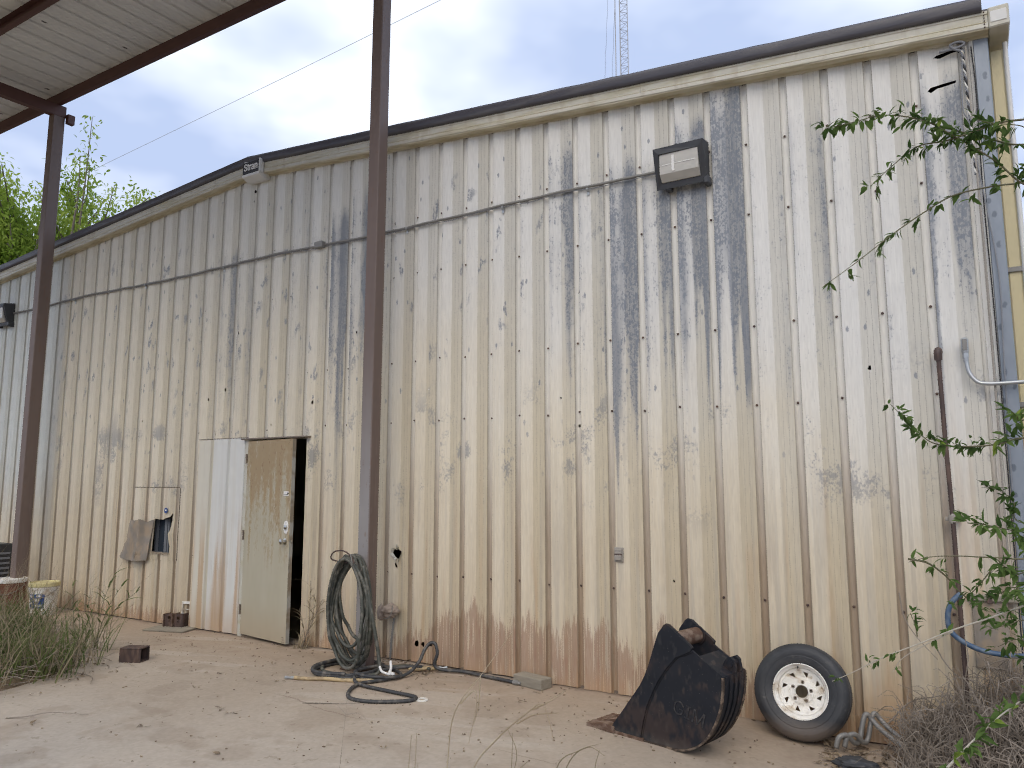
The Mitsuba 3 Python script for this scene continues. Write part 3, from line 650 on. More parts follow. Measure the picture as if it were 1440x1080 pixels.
# ------------------------------------------------------------------ wall lights and their conduit
def wall_light(x, z, label):
    """A wall pack: back box, sloping hood frame, tilted ribbed lens, reflector and lamp behind it."""
    k = thing('wall_light', label, 'wall light', 'wall lights under the roof edge')
    w, h, d = 0.212, 0.165, 0.17
    t = MB()
    lo = [(-w, -0.05, h + 0.03), (w, -0.05, h + 0.03), (w, -0.05, -h + 0.06), (-w, -0.05, -h + 0.06)]
    ff = lambda c_: -d - 0.005 - 0.045 * c_ / h
    hi = [(-w, ff(h), h), (w, ff(h), h), (w, ff(-h), -h), (-w, ff(-h), -h)]
    inn = [(-w + 0.05, ff(h) - .001, h - 0.055), (w - 0.045, ff(h) + .008, h - 0.055), (w - 0.045, ff(-h) - .011, -h + 0.05), (-w + 0.05, ff(-h) - .011, -h + 0.05)]
    dee = [(a, b + 0.075, c) for a, b, c in inn]
    V = np.array(lo + hi + inn + dee) + [x, 0, z]
    f = []
    for a in range(4):
        b = (a + 1) % 4
        f += [[a, b, 4 + b, 4 + a], [4 + a, 4 + b, 8 + b, 8 + a], [8 + a, 8 + b, 12 + b, 12 + a]]
    t.add(V, f).add(V[:4], [[0, 3, 2, 1]])
    t.box((x - w + 0.07, -d + 0.045, z - h - 0.012), (x - w + 0.12, -0.06, z - h + 0.03), ch=0.006)
    t.box((x + w - 0.03, -d + 0.03, z - h - 0.02), (x + w + 0.015, -0.04, z - h + 0.055), ch=0.01)
    t.tube([(x - 0.03, -d + 0.01, z + h), (x - 0.03, -d + 0.01, z + h + 0.03)], [0.035, 0.014], 8)
    obj('housing', t, 'lamp_bronze', k)
    t = MB().add(np.array([dee[0], dee[1], dee[2], dee[3]]) + [x, 0.0, z], [[0, 1, 2, 3]])
    obj('reflector', t, 'lamp_reflector', k)
    # lens, bulged: front face slopes back to a lower ledge
    a0, a1 = x - w + 0.052, x + w - 0.047; zt, zb, zl = z + h - 0.057, z - h + 0.105, z - h + 0.052
    pr = [(-d - 0.036, zt), (-d - 0.030, zb), (-d + 0.018, zl), (-d + 0.045, zl), (-d + 0.0, zt)]
    v = np.array([(q, y, zz) for q in (a0, a1) for y, zz in pr]); n_ = len(pr); t = MB().add(v, [[a, (a + 1) % n_, n_ + (a + 1) % n_, n_ + a] for a in range(n_)])
    for e_ in (0, n_): t.add(v[e_:e_ + n_], [[0, 1, 2, 3], [0, 3, 4, 4]])
    obj('lens', t, 'lamp_lens', k)
    t = MB()
    t.box((x - 0.055, -d - 0.038, zb + 0.012), (x - 0.035, -d - 0.028, zt - 0.02)).box((a0 + 0.02, -d - 0.036, z + 0.012), (a1 - 0.02, -d - 0.0325, z + 0.018))
    obj('lens_rib', t, 'white_plastic', k)
    return k


wall_light(2.235, 4.30, 'dark bronze wall light with ribbed lens above the right half of the wall')
wall_light(-8.85, 4.325, 'dark wall light cut off by the left edge, left of the far canopy post')
c = thing('conduit', 'thin grey conduit running along the upper wall between the two wall lights', 'conduit')
pts = [(-8.62, -0.068, 4.36)] + [(x, -0.066 + 0.004 * math.sin(x * 3), 4.365 - 0.004 * (x + 8) + 0.012 * math.sin(x * 1.7) + (0.006 if int(x * 3) % 2 else 0)) for x in np.arange(-8.2, 1.9, 0.31)] + [(2.05, -0.075, 4.325)]
obj('pipe', MB().tube(smooth_path(pts, 3), 0.0125, 8), 'conduit_grey', c, smooth=True)
obj('wire', MB().tube(smooth_path([(x, y - 0.006, z - 0.022 + 0.008 * math.sin(7 * x)) for x, y, z in pts], 3), 0.004, 5), 'wire_dark', c, smooth=True)
obj('junction_box', MB().box((-2.02, -0.105, 4.315), (-1.90, -0.048, 4.385), ch=0.004), 'conduit_grey', c)
for x in (-6.9, -5.2, -3.6, -0.72, 0.45, 1.35):
    obj('strap', MB().tube([(x - 0.008, -0.066, 4.35 - 0.004 * (x + 8)), (x + 0.008, -0.066, 4.35 - 0.004 * (x + 8))], 0.019, 8).box((x - 0.01, -0.058, 4.30 - 0.004 * (x + 8)), (x + 0.01, -0.05, 4.34 - 0.004 * (x + 8))), 'galvan_bright', c, smooth=30)

# ------------------------------------------------------------------ the tall canopy
K = thing('canopy', 'tall steel canopy with brown square posts and ribbed sheet roof', 'canopy')
XC0, XC1, YC0, YC1, ZR = -13.6, 0.4, -0.33, -4.2, 7.40
def roofz(y): return ZR + 0.028 * (y - YC0)
CP = [(0, 0), (0.020, 0), (0.032, 0.042), (0.056, 0.042), (0.068, 0), (0.136, 0), (0.142, 0.004), (0.148, 0), (0.212, 0), (0.218, 0.004), (0.224, 0), (0.29, 0)]
nb = int((XC1 - XC0) / 0.29)
for s in range(nb):
    x0 = XC0 + s * 0.29
    if x0 < -10.2 or x0 > -0.6: continue
    ys_ = [YC0, -1.0, -1.75, -3.0, YC1]
    v = np.array([(x0 + a, y, roofz(y) + b) for y in ys_ for a, b in CP]); n_ = len(CP)
    w = v + [0, 0, 0.002]
    f = [[q * n_ + a, q * n_ + a + 1, (q + 1) * n_ + a + 1, (q + 1) * n_ + a] for q in range(len(ys_) - 1) for a in range(n_ - 1)]
    obj('roof_panel', MB().add(v, f).add(w, np.array(f)[:, ::-1]), 'canopy_sheet', K)
for a, b in ((XC0, -10.2), (-0.6, XC1)):
    obj('roof_panel', MB().box((a, YC1, roofz(YC1)), (b, YC0, roofz(YC1) + 0.003), ch=0.0) if False else MB().add([(a, YC0, roofz(YC0)), (b, YC0, roofz(YC0)), (b, YC1, roofz(YC1)), (a, YC1, roofz(YC1)), (a, YC0, roofz(YC0) + .003), (b, YC0, roofz(YC0) + .003), (b, YC1, roofz(YC1) + .003), (a, YC1, roofz(YC1) + .003)], [[0, 1, 2, 3], [7, 6, 5, 4]]), 'canopy_sheet', K)
def cbeam(name, y, zt, depth=0.155, fl=0.065, th=0.006, out=1, m='red_iron'):
    """A C purlin along x: web at y, flanges to y + out * fl, lips."""
    t = MB()
    y1 = y + out * fl
    t.box((XC0, y, zt - depth), (XC1, y + out * th, zt))
    t.box((XC0, y + out * th, zt - depth), (XC1, y1, zt - depth + th)).box((XC0, y + out * th, zt - th), (XC1, y1, zt))
    t.box((XC0, y1 - out * th, zt - depth + th), (XC1, y1, zt - depth + 0.022))
    return obj(name, t, m, K)
cbeam('edge_beam', -0.47, roofz(-0.45) - 0.003, out=1)
cbeam('purlin', -1.79, roofz(-1.75) - 0.003, out=-1)
cbeam('purlin', -3.25, roofz(-3.25) - 0.003, out=-1); cbeam('purlin', -4.1, roofz(-4.1) - 0.003, out=-1)
for x in (-0.82, -7.08):
    zt = 7.235
    v = np.array([(x + a, y, roofz(y) + dz) for y in (-4.15, -0.33) for a, dz in ((-0.05, -0.33), (0.05, -0.33), (0.05, -0.16), (-0.05, -0.16))])
    obj('rafter', MB().add(v, [[0, 1, 5, 4], [1, 2, 6, 5], [2, 3, 7, 6], [3, 0, 4, 7], [0, 3, 2, 1], [4, 5, 6, 7]]), 'red_iron', K)
def post(x0, y, wx, wy, ztop_, m='brown_steel'):
    t = MB().box((x0, y, -0.05), (x0 + wx, y + wy, ztop_), ch=0.008)
    k_ = obj('post', t, m, K)
    return k_
def post2(x0, x1, y, wx, wy, zt):
    """A square tube post standing a little out of plumb."""
    m_ = trimesh.creation.box(bounds=[(0, 0, 0), (1, 1, 1)]); c = 0.008
    b = [(c, 0), (wx - c, 0), (wx, c), (wx, wy - c), (wx - c, wy), (c, wy), (0, wy - c), (0, c)]
    v = np.array([(x0 + (x1 - x0) * z / zt + a, y + q, z) for z in np.linspace(-0.05, zt, 2) for a, q in b]); n_ = 8
    t = MB().add(v, [[a, (a + 1) % 8, 8 + (a + 1) % 8, 8 + a] for a in range(8)]); t.add(v[8:], [[0, a, a + 1, a + 1] for a in range(1, 7)])
    return obj('post', t, 'brown_steel', K)
pk = post2(-0.893, -0.868, -0.50, 0.135, 0.135, 7.24)
obj('base_plate', MB().box((-0.98, -0.60, 0.0), (-0.67, -0.27, 0.014), ch=0.003), 'rusty_steel', pk)
pk = post2(-7.19, -7.17, -0.50, 0.135, 0.165, 7.24)
obj('bracket', MB().box((-7.03, -0.335, 6.98), (-6.955, -0.235, 7.12), ch=0.004), 'red_iron', pk)
post2(-13.4, -13.4, -0.50, 0.135, 0.165, 7.24)
for x in (-13.4, -7.18, -0.88):
    post2(x, x, -4.1, 0.135, 0.135, roofz(-4.1) - 0.17)

# ------------------------------------------------------------------ hoses at the post
h = thing('hose_coil', 'dark green hose coiled in tall loops and hung on the near canopy post', 'hose')
rg = np.random.default_rng(4)
loops = [(0.195, 0.10, -0.555), (0.205, 0.05, -0.585), (0.20, 0.15, -0.60), (0.215, 0.07, -0.625), (0.185, 0.22, -0.64), (0.220, 0.11, -0.665), (0.21, 0.04, -0.69), (0.175, 0.28, -0.575), (0.225, 0.02, -0.61)]
for a, (w, zb, y) in enumerate(loops):
    cx = -0.845 + 0.02 * rg.normal(); top = 1.035 - 0.012 * (a % 4); pp = []
    for q in np.linspace(0, 2 * np.pi, 25)[:-1]:
        s, c_ = math.sin(q), math.cos(q)
        zz = (top + zb) / 2 + (top - zb) / 2 * c_
        ww = w * (1 - 0.40 * max(c_, 0) ** 1.6) * (1.12 if s < 0 else 1.0)
        pp.append((cx + ww * s * (1 if abs(s) > .2 else 1) + 0.03 * (1 - c_) / 2 + 0.012 * math.sin(3 * q + a), y + 0.02 * math.sin(2 * q + a) + 0.03 * (c_ < -.6), zz))
    pp.append(pp[0])
    obj('loop', MB().tube(smooth_path(pp, 3), 0.0158, 8), 'hose_green', h, smooth=True)
obj('loop', MB().tube(smooth_path([(-0.70, -0.62, 0.95), (-0.62, -0.63, 0.70), (-0.55, -0.62, 0.40), (-0.51, -0.60, 0.16), (-0.50, -0.62, 0.03), (-0.62, -0.75, 0.02), (-0.8, -0.82, 0.025), (-1.0, -0.78, 0.02), (-1.16, -0.62, 0.02), (-1.18, -0.42, 0.02)], 8), 0.017, 8), 'hose_green', h, smooth=True)
obj('hook', MB().tube(smooth_path([(-0.84, -0.498, 0.97), (-0.87, -0.56, 0.96), (-0.98, -0.66, 0.98), (-1.03, -0.70, 1.01), (-0.98, -0.71, 1.07), (-0.86, -0.72, 1.085), (-0.76, -0.72, 1.04), (-0.72, -0.72, 0.98)], 6), 0.007, 6), 'rust_pipe', h, smooth=True)
obj('tie_wire', MB().tube(smooth_path([(-0.76, -0.73, 1.06), (-0.735, -0.735, 1.0), (-0.74, -0.73, 0.96)], 6), 0.005, 5), 'conduit_grey', h, smooth=True)
gz0 = 0.018
hb = thing('ground_hose', 'black air hose lying in loose loops on the slab below the hanging coil', 'hose')
def coil(cx, cy, rx, ry, turns, z, r, m, key, name, ph=0.0, seed=0):
    r_ = np.random.default_rng(seed); n_ = int(turns * 14)
    obj(name, MB().tube(smooth_path([(cx + (rx + 0.02 * math.sin(a * .7)) * math.cos(2 * np.pi * a / 14 + ph), cy + (ry + 0.02 * math.cos(a * .9)) * math.sin(2 * np.pi * a / 14 + ph), z + 0.012 * (a // 14) + 0.006 * math.sin(a)) for a in range(n_)], 3), r, 8), m, key, smooth=True)
coil(-0.86, -0.62, 0.30, 0.30, 2.9, 0.02, 0.0165, 'hose_black', hb, 'loop', 0.4)
obj('loop', MB().tube(smooth_path([(-0.62, -0.80, 0.03), (-0.42, -0.95, 0.02), (-0.05, -0.98, 0.017), (0.22, -1.0, 0.017), (0.25, -1.10, 0.017), (0.12, -1.22, 0.017), (-0.05, -1.30, 0.017), (-0.22, -1.28, 0.017), (-0.36, -1.12, 0.017), (-0.42, -0.93, 0.02), (-0.33, -0.72, 0.02), (-0.26, -0.52, 0.03), (-0.25, -0.36, 0.10), (-0.23, -0.30, 0.20), (-0.20, -0.26, 0.255), (-0.155, -0.24, 0.25), (-0.13, -0.24, 0.17), (-0.16, -0.24, 0.07), (-0.10, -0.22, 0.03), (0.1, -0.16, 0.025), (0.36, -0.18, 0.02), (0.66, -0.22, 0.022)], 7), 0.0155, 8), 'hose_black', hb, smooth=True)
coil(-0.50, -0.62, 0.22, 0.17, 1.7, 0.03, 0.0155, 'hose_black', hb, 'loop', 2.0)
obj('loop', MB().tube(smooth_path([(-0.62, -0.45, 0.03), (-0.45, -0.30, 0.035), (-0.30, -0.24, 0.03), (-0.2, -0.26, 0.03)], 8), 0.015, 8), 'hose_green', hb, smooth=True)
obj('loop', MB().tube(smooth_path([(-0.52, -0.60, 0.045), (-0.40, -0.40, 0.05), (-0.27, -0.28, 0.045)], 8), 0.015, 8), 'hose_black', hb, smooth=True)
obj('fitting', MB().tube([(0.665, -0.222, 0.022), (0.71, -0.228, 0.022), (0.712, -0.228, 0.022), (0.745, -0.232, 0.022)], [0.02, 0.02, 0.014, 0.014], 8), 'conduit_grey', hb, smooth=30)
def cane(a, b, label, r=0.0165):
    k_ = thing('cane_handle', label, 'cane handle')
    a, b = np.array(a), np.array(b); n_ = 14
    p = a + (b - a) * np.linspace(0, 1, n_)[:, None] + np.array([0, 0, 1]) * 0.004 * np.sin(np.arange(n_))[:, None]
    obj('cane', MB().tube(p, r * (1 + 0.08 * np.sin(np.arange(n_) * 2.1)), 9), 'bamboo', k_, smooth=True)
    d = (b - a) / np.linalg.norm(b - a)
    obj('fitting', MB().tube([b, b + d * 0.03, b + d * 0.031, b + d * 0.06, b + d * 0.061, b + d * 0.085], [0.014, 0.014, 0.009, 0.009, 0.013, 0.013], 8), 'galvan_bright', k_, smooth=30)
cane((-0.37, -0.80, 0.017), (-1.05, -1.08, 0.018), 'longer tan cane handle lying left of the hose coil')
cane((-0.36, -0.36, 0.03), (-0.16, -0.19, 0.03), 'short tan cane handle among the loops near the wall')
wp = thing('zip_tie_grip', 'small white forked plastic grip lying on the hose loops', 'plastic grip')
obj('prong', MB().tube(smooth_path([(-0.44, -0.52, 0.12), (-0.40, -0.56, 0.075), (-0.36, -0.62, 0.05), (-0.30, -0.64, 0.05)], 6), [0.012] * 10 + [0.016] * 9, 7), 'white_plastic', wp, smooth=True)
obj('prong', MB().tube(smooth_path([(-0.50, -0.60, 0.09), (-0.44, -0.64, 0.06), (-0.38, -0.65, 0.05), (-0.33, -0.655, 0.048)], 6), 0.011, 7), 'white_plastic', wp, smooth=True)
# faucet wrapped in a dusty rag
fk = thing('wrapped_faucet', 'wall faucet wrapped in a dusty pinkish rag beside the hose coil', 'faucet')
m = trimesh.creation.icosphere(3, 1.0); v = m.vertices.copy()
dd = meshkit.fbm(v * 2.2 + 3, 3, 4) - 0.5; v *= (1 + 0.9 * dd)[:, None]
obj('rag', MB().add(v * [0.085, 0.07, 0.062] + [-0.80, -0.115, 0.475], m.faces), 'cloth_rag', fk, smooth=35)
obj('flap', MB().add((m.vertices * (1 + 0.7 * (meshkit.fbm(m.vertices * 3, 3, 9) - .5))[:, None]) * [0.035, 0.04, 0.075] + [-0.885, -0.15, 0.455], m.faces), 'cloth_rag', fk, smooth=35)
obj('pipe', MB().tube(smooth_path([(-0.775, -0.07, 0.44), (-0.79, -0.09, 0.25), (-0.80, -0.10, 0.02)], 6), 0.010, 8), 'conduit_grey', fk, smooth=True)
obj('cord', MB().tube(smooth_path([(-0.74, -0.15, 0.53), (-0.72, -0.19, 0.47), (-0.75, -0.2, 0.42), (-0.81, -0.19, 0.41)], 6), 0.004, 5), 'conduit_grey', fk, smooth=True)
# weather cover of an outlet on the wall
ok = thing('outlet_cover', 'small weathered grey outlet cover on the wall left of the black bucket', 'outlet cover')
obj('plate', MB().box((1.545, -0.066, 1.055), (1.625, -0.049, 1.175), ch=0.005), 'grey_cover', ok)
for z in (1.12, 1.07):
    obj('lid', MB().box((1.553, -0.084, z), (1.617, -0.066, z + 0.044), ch=0.006), 'grey_cover', ok)
obj('hinge_pin', MB().tube([(1.553, -0.075, 1.116), (1.617, -0.075, 1.116)], 0.006, 6), 'rust_pipe', ok)

# ------------------------------------------------------------------ pipes at the right end
pp = thing('standpipe', 'thin rust-brown pipe standing against the right end of the wall', 'pipe')
obj('tube', MB().tube([(3.985, -0.125, 2.56), (3.99, -0.125, 2.0), (4.0, -0.125, 1.45), (4.005, -0.125, 0.6), (4.01, -0.125, -0.05)], 0.0145, 10), 'rust_pipe', pp, smooth=40)
obj('cap', MB().tube(smooth_path([(3.984, -0.12, 2.53), (3.984, -0.125, 2.585), (3.986, -0.10, 2.60), (3.988, -0.06, 2.595)], 4), 0.025, 10), 'rust_pipe', pp, smooth=40)
obj('coupling', MB().tube([(3.9975, -0.125, 1.49), (3.998, -0.125, 1.49), (3.999, -0.125, 1.445), (3.9995, -0.125, 1.445)], [0.02, 0.026, 0.026, 0.02], 10).box((3.955, -0.122, 1.452), (4.05, -0.06, 1.478), ch=0.004), 'grey_cover', pp, smooth=40)
ec = thing('service_elbow', 'shiny grey conduit elbow with a capped fitting near the right corner', 'conduit elbow')
obj('tube', MB().tube(smooth_path([(4.145, -0.095, 2.56), (4.148, -0.095, 2.50), (4.16, -0.10, 2.43), (4.20, -0.105, 2.37), (4.26, -0.11, 2.352), (4.36, -0.11, 2.35), (4.50, -0.11, 2.352), (4.8, -0.11, 2.355)], 8), 0.0135, 10), 'galvan_bright', ec, smooth=True)
obj('fitting', MB().box((4.122, -0.115, 2.565), (4.166, -0.065, 2.675), ch=0.012), 'galvan_bright', ec, smooth=30)
obj('cover', MB().box((4.130, -0.121, 2.585), (4.158, -0.114, 2.662), ch=0.004), 'conduit_grey', ec)
obj('nut', MB().tube([(4.1445, -0.095, 2.57), (4.1447, -0.095, 2.535)], 0.02, 8).tube([(4.145, -0.095, 2.525), (4.1455, -0.095, 2.515)], 0.018, 8), 'galvan_bright', ec, smooth=30)
wk = thing('twisted_wires', 'twisted service wires hanging down the wall beside the right corner', 'wires')
base_ = np.array([(4.265, -0.085, 4.735), (4.272, -0.085, 4.6), (4.28, -0.085, 4.4), (4.285, -0.085, 4.2), (4.29, -0.085, 4.0), (4.292, -0.085, 3.8)])
bp_ = smooth_path(base_, 14); s_ = np.linspace(0, 60, len(bp_))
for ph, m_ in ((0, 'wire_dark'), (2.1, 'dirty_white'), (4.2, 'shadow_black')):
    obj('wire', MB().tube(bp_ + 0.007 * np.stack([np.cos(s_ + ph), np.sin(s_ + ph), 0 * s_], -1), 0.0055, 6), m_, wk, smooth=True)
obj('wire', MB().tube(smooth_path([(4.27, -0.09, 4.735), (4.245, -0.10, 4.3), (4.275, -0.09, 4.18), (4.30, -0.085, 3.9), (4.34, -0.085, 3.5), (4.372, -0.085, 3.05), (4.36, -0.085, 2.55), (4.345, -0.085, 1.7), (4.34, -0.09, 0.9)], 8), 0.0045, 6), 'wire_dark', wk, smooth=True)
obj('wire', MB().tube(smooth_path([(4.29, -0.09, 4.735), (4.295, -0.09, 3.9), (4.302, -0.09, 3.2), (4.298, -0.09, 2.4), (4.29, -0.09, 1.2)], 8), 0.007, 6), 'grey_cover', wk, smooth=True)
obj('drip_loop', MB().tube(smooth_path([(4.29, -0.08, 4.70), (4.22, -0.10, 4.735), (4.20, -0.11, 4.765), (4.25, -0.11, 4.775), (4.285, -0.10, 4.76), (4.25, -0.10, 4.74), (4.13, -0.09, 4.742)], 6), 0.009, 7), 'wire_dark', wk, smooth=True)
bh = obj('blue_hose', MB().tube(smooth_path([(4.02, -0.19, 1.0), (3.965, -0.21, 0.945), (3.935, -0.22, 0.87), (3.94, -0.22, 0.77), (4.0, -0.22, 0.705), (4.11, -0.21, 0.655), (4.23, -0.2, 0.64), (4.34, -0.2, 0.645), (4.5, -0.22, 0.68)], 8), 0.0165, 9), 'blue_hose_rubber', smooth=True)
tag(bh, 'faded blue hose curving round the brown standpipe', 'hose')
rp = thing('repair_plate', 'tan board patch behind the leaves at the foot of the right corner', 'patch')
obj('board', MB().box((4.07, -0.068, 0.52), (4.268, -0.052, 0.96), ch=0.003), 'flap_metal', rp)
obj('rail', MB().box((4.05, -0.092, 0.945), (4.36, -0.064, 0.985), ch=0.004), 'wood_grey', rp)
obj('clip', MB().box((4.155, -0.10, 0.93), (4.185, -0.06, 0.998), ch=0.003), 'rust_pipe', rp)

# ------------------------------------------------------------------ excavator bucket
BW = np.array([math.sin(math.radians(13.3)), math.cos(math.radians(13.3)), 0]); BS = np.array([BW[1], -BW[0], 0])
BO = np.array([1.685, -0.875, -0.002]); BM = frame(BO, BS, BW, (0, 0, 1)); WID = 0.285
ek = thing('digger_bucket', 'black narrow excavator bucket with worn rusty edges standing on the slab', 'excavator bucket')
back = [(1.069, 0.51), (1.068, 0.45), (1.062, 0.40), (1.052, 0.34), (1.035, 0.285), (1.012, 0.23), (0.985, 0.18), (0.952, 0.13), (0.912, 0.088), (0.87, 0.055), (0.82, 0.028), (0.765, 0.010), (0.70, 0.002)]
front = [(0.19, 0.02), (0.215, 0.06), (0.282, 0.142), (0.347, 0.228), (0.40, 0.295), (0.442, 0.352), (0.48, 0.415), (0.512, 0.485), (0.54, 0.56), (0.568, 0.635), (0.598, 0.712), (0.645, 0.772), (0.662, 0.782), (0.685, 0.778), (0.84, 0.672), (0.857, 0.655), (0.850, 0.640), (0.90, 0.608)]
side = Polygon(front + back + [(0.19, 0.002)])
def plate(poly, w0, w1, name, m, parent, smooth=False):
    e = trimesh.creation.extrude_polygon(poly, w1 - w0, engine='earcut'); v = np.array(e.vertices)
    return obj(name, MB().mesh(trimesh.Trimesh(np.c_[v[:, 0], w0 + v[:, 2], v[:, 1]], np.array(e.faces)[:, ::-1], process=False), BM), m, parent, smooth=smooth)
plate(side, 0, 0.018, 'side_plate', 'bucket_paint', ek); plate(side, WID - 0.018, WID, 'side_plate', 'bucket_paint', ek)
weld = [(0.447, 0.012), (0.475, 0.13), (0.506, 0.23), (0.55, 0.32), (0.595, 0.40), (0.66, 0.49), (0.74, 0.578), (0.80, 0.605), (0.852, 0.632)]
dbl = Polygon([(0.195, 0.012)] + [(a + 0.004, b - 0.001) for a, b in front[1:-2]] + weld[::-1])
plate(dbl.buffer(-0.003), -0.012, 0.0, 'reinforcement', 'bucket_paint', ek); plate(dbl.buffer(-0.003), WID, WID + 0.012, 'reinforcement', 'bucket_paint', ek)
def shell(path, th, w0, w1, name, m, smooth=30):
    p = smooth_path(path, 4); t = np.gradient(p, axis=0); t /= np.linalg.norm(t, axis=1, keepdims=True); nn = np.c_[-t[:, 1], t[:, 0]]
    o, i_ = p, p + nn * th
    v = [(a, w, b) for w in (w0, w1) for q in (o, i_) for a, b in q]; n_ = len(p)
    f = []
    for a in range(n_ - 1):
        f += [[a, a + 1, 2 * n_ + a + 1, 2 * n_ + a], [n_ + a, 3 * n_ + a, 3 * n_ + a + 1, n_ + a + 1], [a, n_ + a, n_ + a + 1, a + 1], [2 * n_ + a, 2 * n_ + a + 1, 3 * n_ + a + 1, 3 * n_ + a]]
    f += [[0, 2 * n_, 3 * n_, n_], [n_ - 1, 2 * n_ - 1, 4 * n_ - 1, 3 * n_ - 1]]
    return obj(name, MB().mesh(trimesh.Trimesh(v, np.vstack([np.array(f)[:, [0, 1, 2]], np.array(f)[:, [0, 2, 3]]]), process=False), BM), m, ek, smooth=smooth)
shell([(0.30, -0.002)] + [(0.5, -0.003)] + back[::-1], 0.014, 0.004, WID - 0.004, 'shell', 'bucket_paint')
shell([(-0.012, 0.0), (0.20, -0.001), (0.47, -0.002)], 0.022, -0.014, WID + 0.014, 'cutting_lip', 'rusty_steel')
edge = [(0.45, -0.003), (0.6, -0.004), (0.70, -0.003)] + [(a + 0.004, b - 0.004) for a, b in back[::-1][1:]]
shell(edge, 0.012, -0.008, 0.012, 'wear_strip', 'weld_edge'); shell(edge, 0.012, WID - 0.012, WID + 0.008, 'wear_strip', 'weld_edge')
e2 = [(a + 0.008, b - 0.004) for a, b in back[::-1][2:]]
for w in (0.075, 0.135, 0.195): shell(e2, 0.005, w, w + 0.028, 'wear_strip', 'bucket_paint')
for w in (0.01, WID / 2, WID - 0.01):
    t = MB(); v = [(a + 0.035, b, c_ + 0.004) for a, b, c_ in [(-0.03, w - 0.016, 0.004), (-0.03, w + 0.016, 0.004), (0.13, w - 0.036, -0.001), (0.13, w + 0.036, -0.001), (-0.03, w - 0.016, 0.012), (-0.03, w + 0.016, 0.012), (0.13, w - 0.034, 0.05), (0.13, w + 0.034, 0.05), (0.20, w - 0.034, 0.04), (0.20, w + 0.034, 0.04), (0.20, w - 0.036, 0.0), (0.20, w + 0.036, 0.0)]]
    t.mesh(trimesh.convex.convex_hull(np.array(v)), BM); obj('tooth', t, 'rusty_steel', ek)
obj('pin_tube', MB().tube([BM[:3, :3] @ [0.735, 0.012, 0.685] + BO, BM[:3, :3] @ [0.735, WID - 0.012, 0.685] + BO], 0.052, 20), 'rusty_steel', ek, smooth=40)
t = MB(); t.lathe([(0.030, -0.001), (0.064, 0), (0.064, 0.012), (0.030, 0.013)], BM @ frame((0.735, 0.255, 0.685), (1, 0, 0), (0, 0, 1), (0, 1, 0)), 24); obj('pin_boss', t, 'bucket_paint', ek, smooth=40)
# top box plate between i and j, its inner upright face, and hinge lugs
def quadplate(pts, th, name, m='bucket_paint'):
    (a, b), (c_, d) = pts; n_ = np.array([-(d - b), c_ - a]); n_ = n_ / np.linalg.norm(n_) * th
    return plate(Polygon([(a, b), (c_, d), (c_ - n_[0], d - n_[1]), (a - n_[0], b - n_[1])]), 0.018, WID - 0.018, name, m, ek)
quadplate([(1.064, 0.508), (0.905, 0.602)], -0.012, 'top_plate'); quadplate([(0.905, 0.602), (0.84, 0.49)], 0.012, 'inner_plate'); quadplate([(0.84, 0.49), (0.66, 0.42)], 0.012, 'inner_plate')
quadplate([(1.074, 0.505), (1.066, 0.44)], 0.012, 'back_plate')
plate(Polygon([(0.895, 0.606), (1.069, 0.506), (1.074, 0.514), (0.90, 0.616)]), -0.003, WID + 0.003, 'rim_strip', 'weld_edge', ek) if False else None
for w in (0.135, 0.20):
    lug = Polygon([(1.00, 0.552), (1.068, 0.508), (1.075, 0.54), (1.066, 0.585), (1.045, 0.600), (1.022, 0.590)]).buffer(0.006)
    plate(lug, w, w + 0.028, 'hinge_lug', 'bucket_paint', ek)
obj('lug_pin', MB().tube([BM[:3, :3] @ [1.045, 0.125, 0.565] + BO, BM[:3, :3] @ [1.045, 0.238, 0.565] + BO], 0.022, 14), 'bucket_paint', ek, smooth=40)
tm = meshkit.text_mesh('GIM', 0.085, 0.004, bold=False); b_ = tm.bounds
tl = trimesh.Trimesh(np.c_[tm.vertices[:, 0] - b_[0][0], -tm.vertices[:, 2], tm.vertices[:, 1]], tm.faces[:, ::-1], process=False)
lm = BM @ frame((0.70, 0.0005, 0.235), np.array([0.97, 0, -0.24]), np.array([0, 1, 0]), np.array([0.24, 0, 0.97]))
obj('weld_lettering', MB().mesh(tl, lm), 'weld_grey', ek, label='letters drawn in weld bead on the bucket side')
for q in range(len(weld) - 1):
    pass
obj('weld_bead', MB().tube(smooth_path([(BM[:3, :3] @ [a + 0.003, -0.001, b - 0.001] + BO) for a, b in weld], 6), 0.006, 6), 'bucket_paint', ek, smooth=True)

